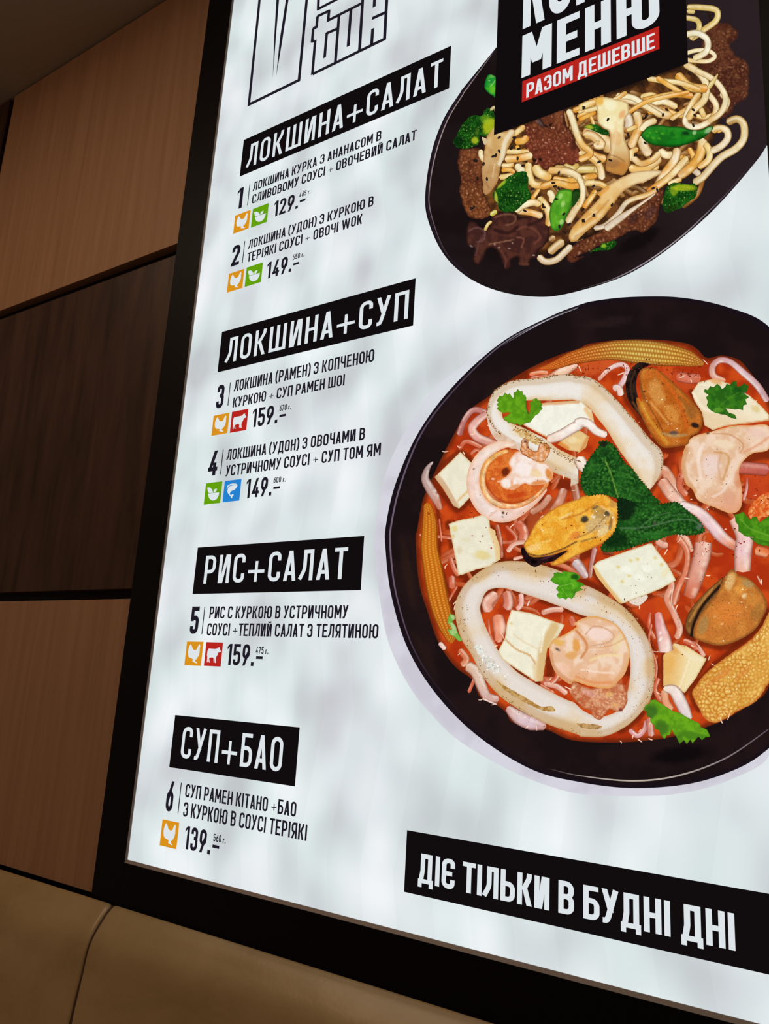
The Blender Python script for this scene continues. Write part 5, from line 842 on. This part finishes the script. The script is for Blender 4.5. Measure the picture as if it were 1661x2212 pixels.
def item(num, nL, nR, nB, nT, dv, lines, price, pL, pR, pB, pT, ds, wt, wL, wR, wB, wT, icons):
    tline('item_number', num, nL, nR, nB, nT, INK, sign, **NB); divider(*dv)
    for s, L_, R_, B_, T_ in lines: tline('description_line', s, L_, R_, B_, T_, INK, sign, **TX)
    tline('price', price, pL, pR, pB, pT, INK, sign, **PRK); dash(*ds); tline('weight_note', wt, wL, wR, wB, wT, INK, sign, **WK)
    for k in icons: icon(*k)
item('1', (513.5, 420), (524.5, 425), (515.5, 451), (525.8, 403.9), ((539.3, 398.5), (534.8, 443.6)),
     [('ЛОКШИНА КУРКА З АНАНАСОМ В', (546.2, 412), (823.8, 290), (813.5, 305.8), (823.8, 281.1)), ('СЛИВОВОМУ СОУСІ + ОВОЧЕВИЙ САЛАТ', (544.9, 428.6), (899.9, 279.6), (893.9, 303.6), (899.9, 279.6))],
     '129.', (593, 440), (643, 450), (595, 467.7), (601, 432.5), ((647.7, 432.5), (660, 428.6), 4.6), '465 г.', (646.4, 424), (670.5, 418), (646.2, 427), (648.6, 415.6),
     [('hen', (508, 465.9), (537, 493.2)), ('veg', (546.2, 451.7), (576.4, 479.2))])
item('2', (499, 570), (518, 550), (498.1, 576.7), (518, 527), ((528.9, 520.7), (523.4, 568.6)),
     [('ЛОКШИНА (УДОН) З КУРКОЮ В', (535.9, 537), (807.2, 430), (806.6, 444.2), (807.2, 422.5)), ('ТЕРІЯКІ СОУСІ + ОВОЧІ WOK', (535.1, 548), (781.9, 480), (536.5, 565.8), (538.5, 545.5))],
     '149.', (577.5, 575), (628.4, 586), (579.3, 601.9), (586.9, 564.7), ((633.5, 569.1), (645.6, 565.2), 4.6), '550 г.', (632.2, 559), (656.7, 556), (632, 561.9), (633.5, 550.5),
     [('hen', (494.6, 591.6), (523.4, 621.8)), ('veg', (532.9, 578.1), (563.6, 609))])
item('3', (466.4, 875), (486, 835), (475, 881.5), (486.2, 829.2), ((497.7, 826.2), (492.2, 876.5)),
     [('ЛОКШИНА (РАМЕН) З КОПЧЕНОЮ', (504.9, 846), (807.9, 775), (504.9, 846.4), (507.5, 822)), ('КУРКОЮ + СУП РАМЕН ШОІ', (502.4, 878), (745, 815), (743, 832.2), (745.1, 807.9))],
     '159.', (546.3, 890), (598.7, 912), (549.4, 922.6), (554, 882.5), ((603.6, 896), (617.8, 893.7), 5), '670 г.', (603.6, 885), (628.3, 884.6), (603.6, 888.5), (604.2, 875.9),
     [('hen', (461.5, 898.1), (491, 935.5)), ('cow', (501.2, 889.8), (531.9, 928.8))])
item('4', (448.9, 1018), (469.5, 1010), (462.2, 1027), (468, 973.2), ((482.5, 970.9), (476, 1024.8)),
     [('ЛОКШИНА (УДОН) З ОВОЧАМИ В', (489.5, 992), (788.5, 935), (787.8, 949.6), (788.7, 923.2)), ('УСТРИЧНОМУ СОУСІ + СУП ТОМ ЯМ', (487, 1027), (823, 965), (821.9, 983.4), (823.4, 956.3))],
     '149.', (532.9, 1043), (585.8, 1068), (535, 1075.9), (543.4, 1034.3), ((590.7, 1052), (605.1, 1049.6), 5), '600 г.', (590.7, 1041), (616.3, 1042), (590.7, 1043.6), (591.6, 1030.9),
     [('veg', (445.1, 1044.2), (475.4, 1086.3)), ('sea', (485.6, 1039.3), (516.8, 1081.1))])
item('5', (409.3, 1365), (432.3, 1315), (418.7, 1369.2), (432.2, 1310.2), ((442.2, 1310.2), (436.2, 1369.8)),
     [('РИС С КУРКОЮ В УСТРИЧНОМУ', (451.6, 1334), (752.8, 1308), (451.2, 1336.1), (453.3, 1310.2)), ('СОУСІ +ТЕПЛИЙ САЛАТ З ТЕЛЯТИНОЮ', (447.3, 1360.8), (817.6, 1360), (799.5, 1378.9), (799.5, 1348.2))],
     '159.', (491.4, 1402), (547.5, 1436), (497, 1436.7), (503.9, 1390.9), ((553.3, 1417.6), (567.7, 1418), 5.8), '475 г.', (552, 1410), (579.1, 1412.6), (552, 1412), (553.3, 1396.9),
     [('hen', (403.9, 1385.5), (433.8, 1438.5)), ('cow', (445.8, 1387), (476.5, 1440))])
item('6', (357, 1745), (378.5, 1690), (365.9, 1753.3), (378.8, 1688.5), ((391.5, 1690.5), (384.6, 1756.8)),
     [('СУП РАМЕН КІТАНО +БАО', (400.7, 1707.7), (639.8, 1750), (432.1, 1727.3), (433.6, 1698)), ('З КУРКОЮ В СОУСІ ТЕРІЯКІ', (395.6, 1755), (663.7, 1790), (660.9, 1816.7), (663.9, 1781.5))],
     '139.', (400.1, 1800), (452.9, 1845), (400.6, 1834), (406.3, 1784.4), ((459.2, 1824.3), (473.8, 1827), 6.8), '560 г.', (460.6, 1815), (487.1, 1821), (460.5, 1817), (462, 1801),
     [('hen', (351.2, 1769.7), (380.9, 1834.5))])

# emblem outline at the top left of the sign
def emblem(name, path, wpx, closed=False, parent=None):
    P = T(path); x, z = pl(P[:, 0], P[:, 1]); polys = stroke([(a, b) for a, b in zip(x, z)], wpx, closed); V = []; F = []
    for p in polys: b0 = len(V); V += p; F.append(tuple(range(b0, b0 + len(p))))
    V = np.array(V); return mesh(name, place(V[:, 0], V[:, 1], lay()), F, INK, parent or sign)
lg = emblem('emblem', 'f566,-60 f558.6,20 f537.5,226 l475,958 l567,0 f668,-60', .0076)
lg['label'] = 'black outlined emblem at the top left of the sign'
def poly(path, parent):
    P = T(path); x, z = pl(P[:, 0], P[:, 1]); mesh('emblem_spike', place(x, z, lay()), [tuple(range(len(P)))], INK, parent)
poly('l205,0 l237,0 l202,420 l162,937 l180,420', lg); poly('l318,0 l350,0 l270,520 l203,914 l245,470', lg)
poly('l207,-110 l243,-110 l237,0 l205,0', lg); poly('l340,-110 l374,-110 l350,0 l318,0', lg)
W_ = .0073
for p in ('l640,885 l1503,463', 'l634,893 l670,478', 'l660,481 l628,500', 'l631,505 l646,332', 'l640,343 l692,315', 'l684,340 l698,190', 'l690,198 l838,128', 'l836,120 l822,262', 'l812,250 l1245,30',
          'l1243,-100 l1198,612', 'l1530,-100 l1498,480', 'l712,-100 l704,118', 'l697,112 l960,-25', 'l935,342 l800,402', 'l808,385 l781,692', 'l953,195 l910,745', 'l1097,110 l1062,555', 'l1384,-100 l1374,84', 'l1348,222 l1510,148', 'l1357,340 l1342,555'):
    emblem('emblem_line', p, W_, parent=lg)
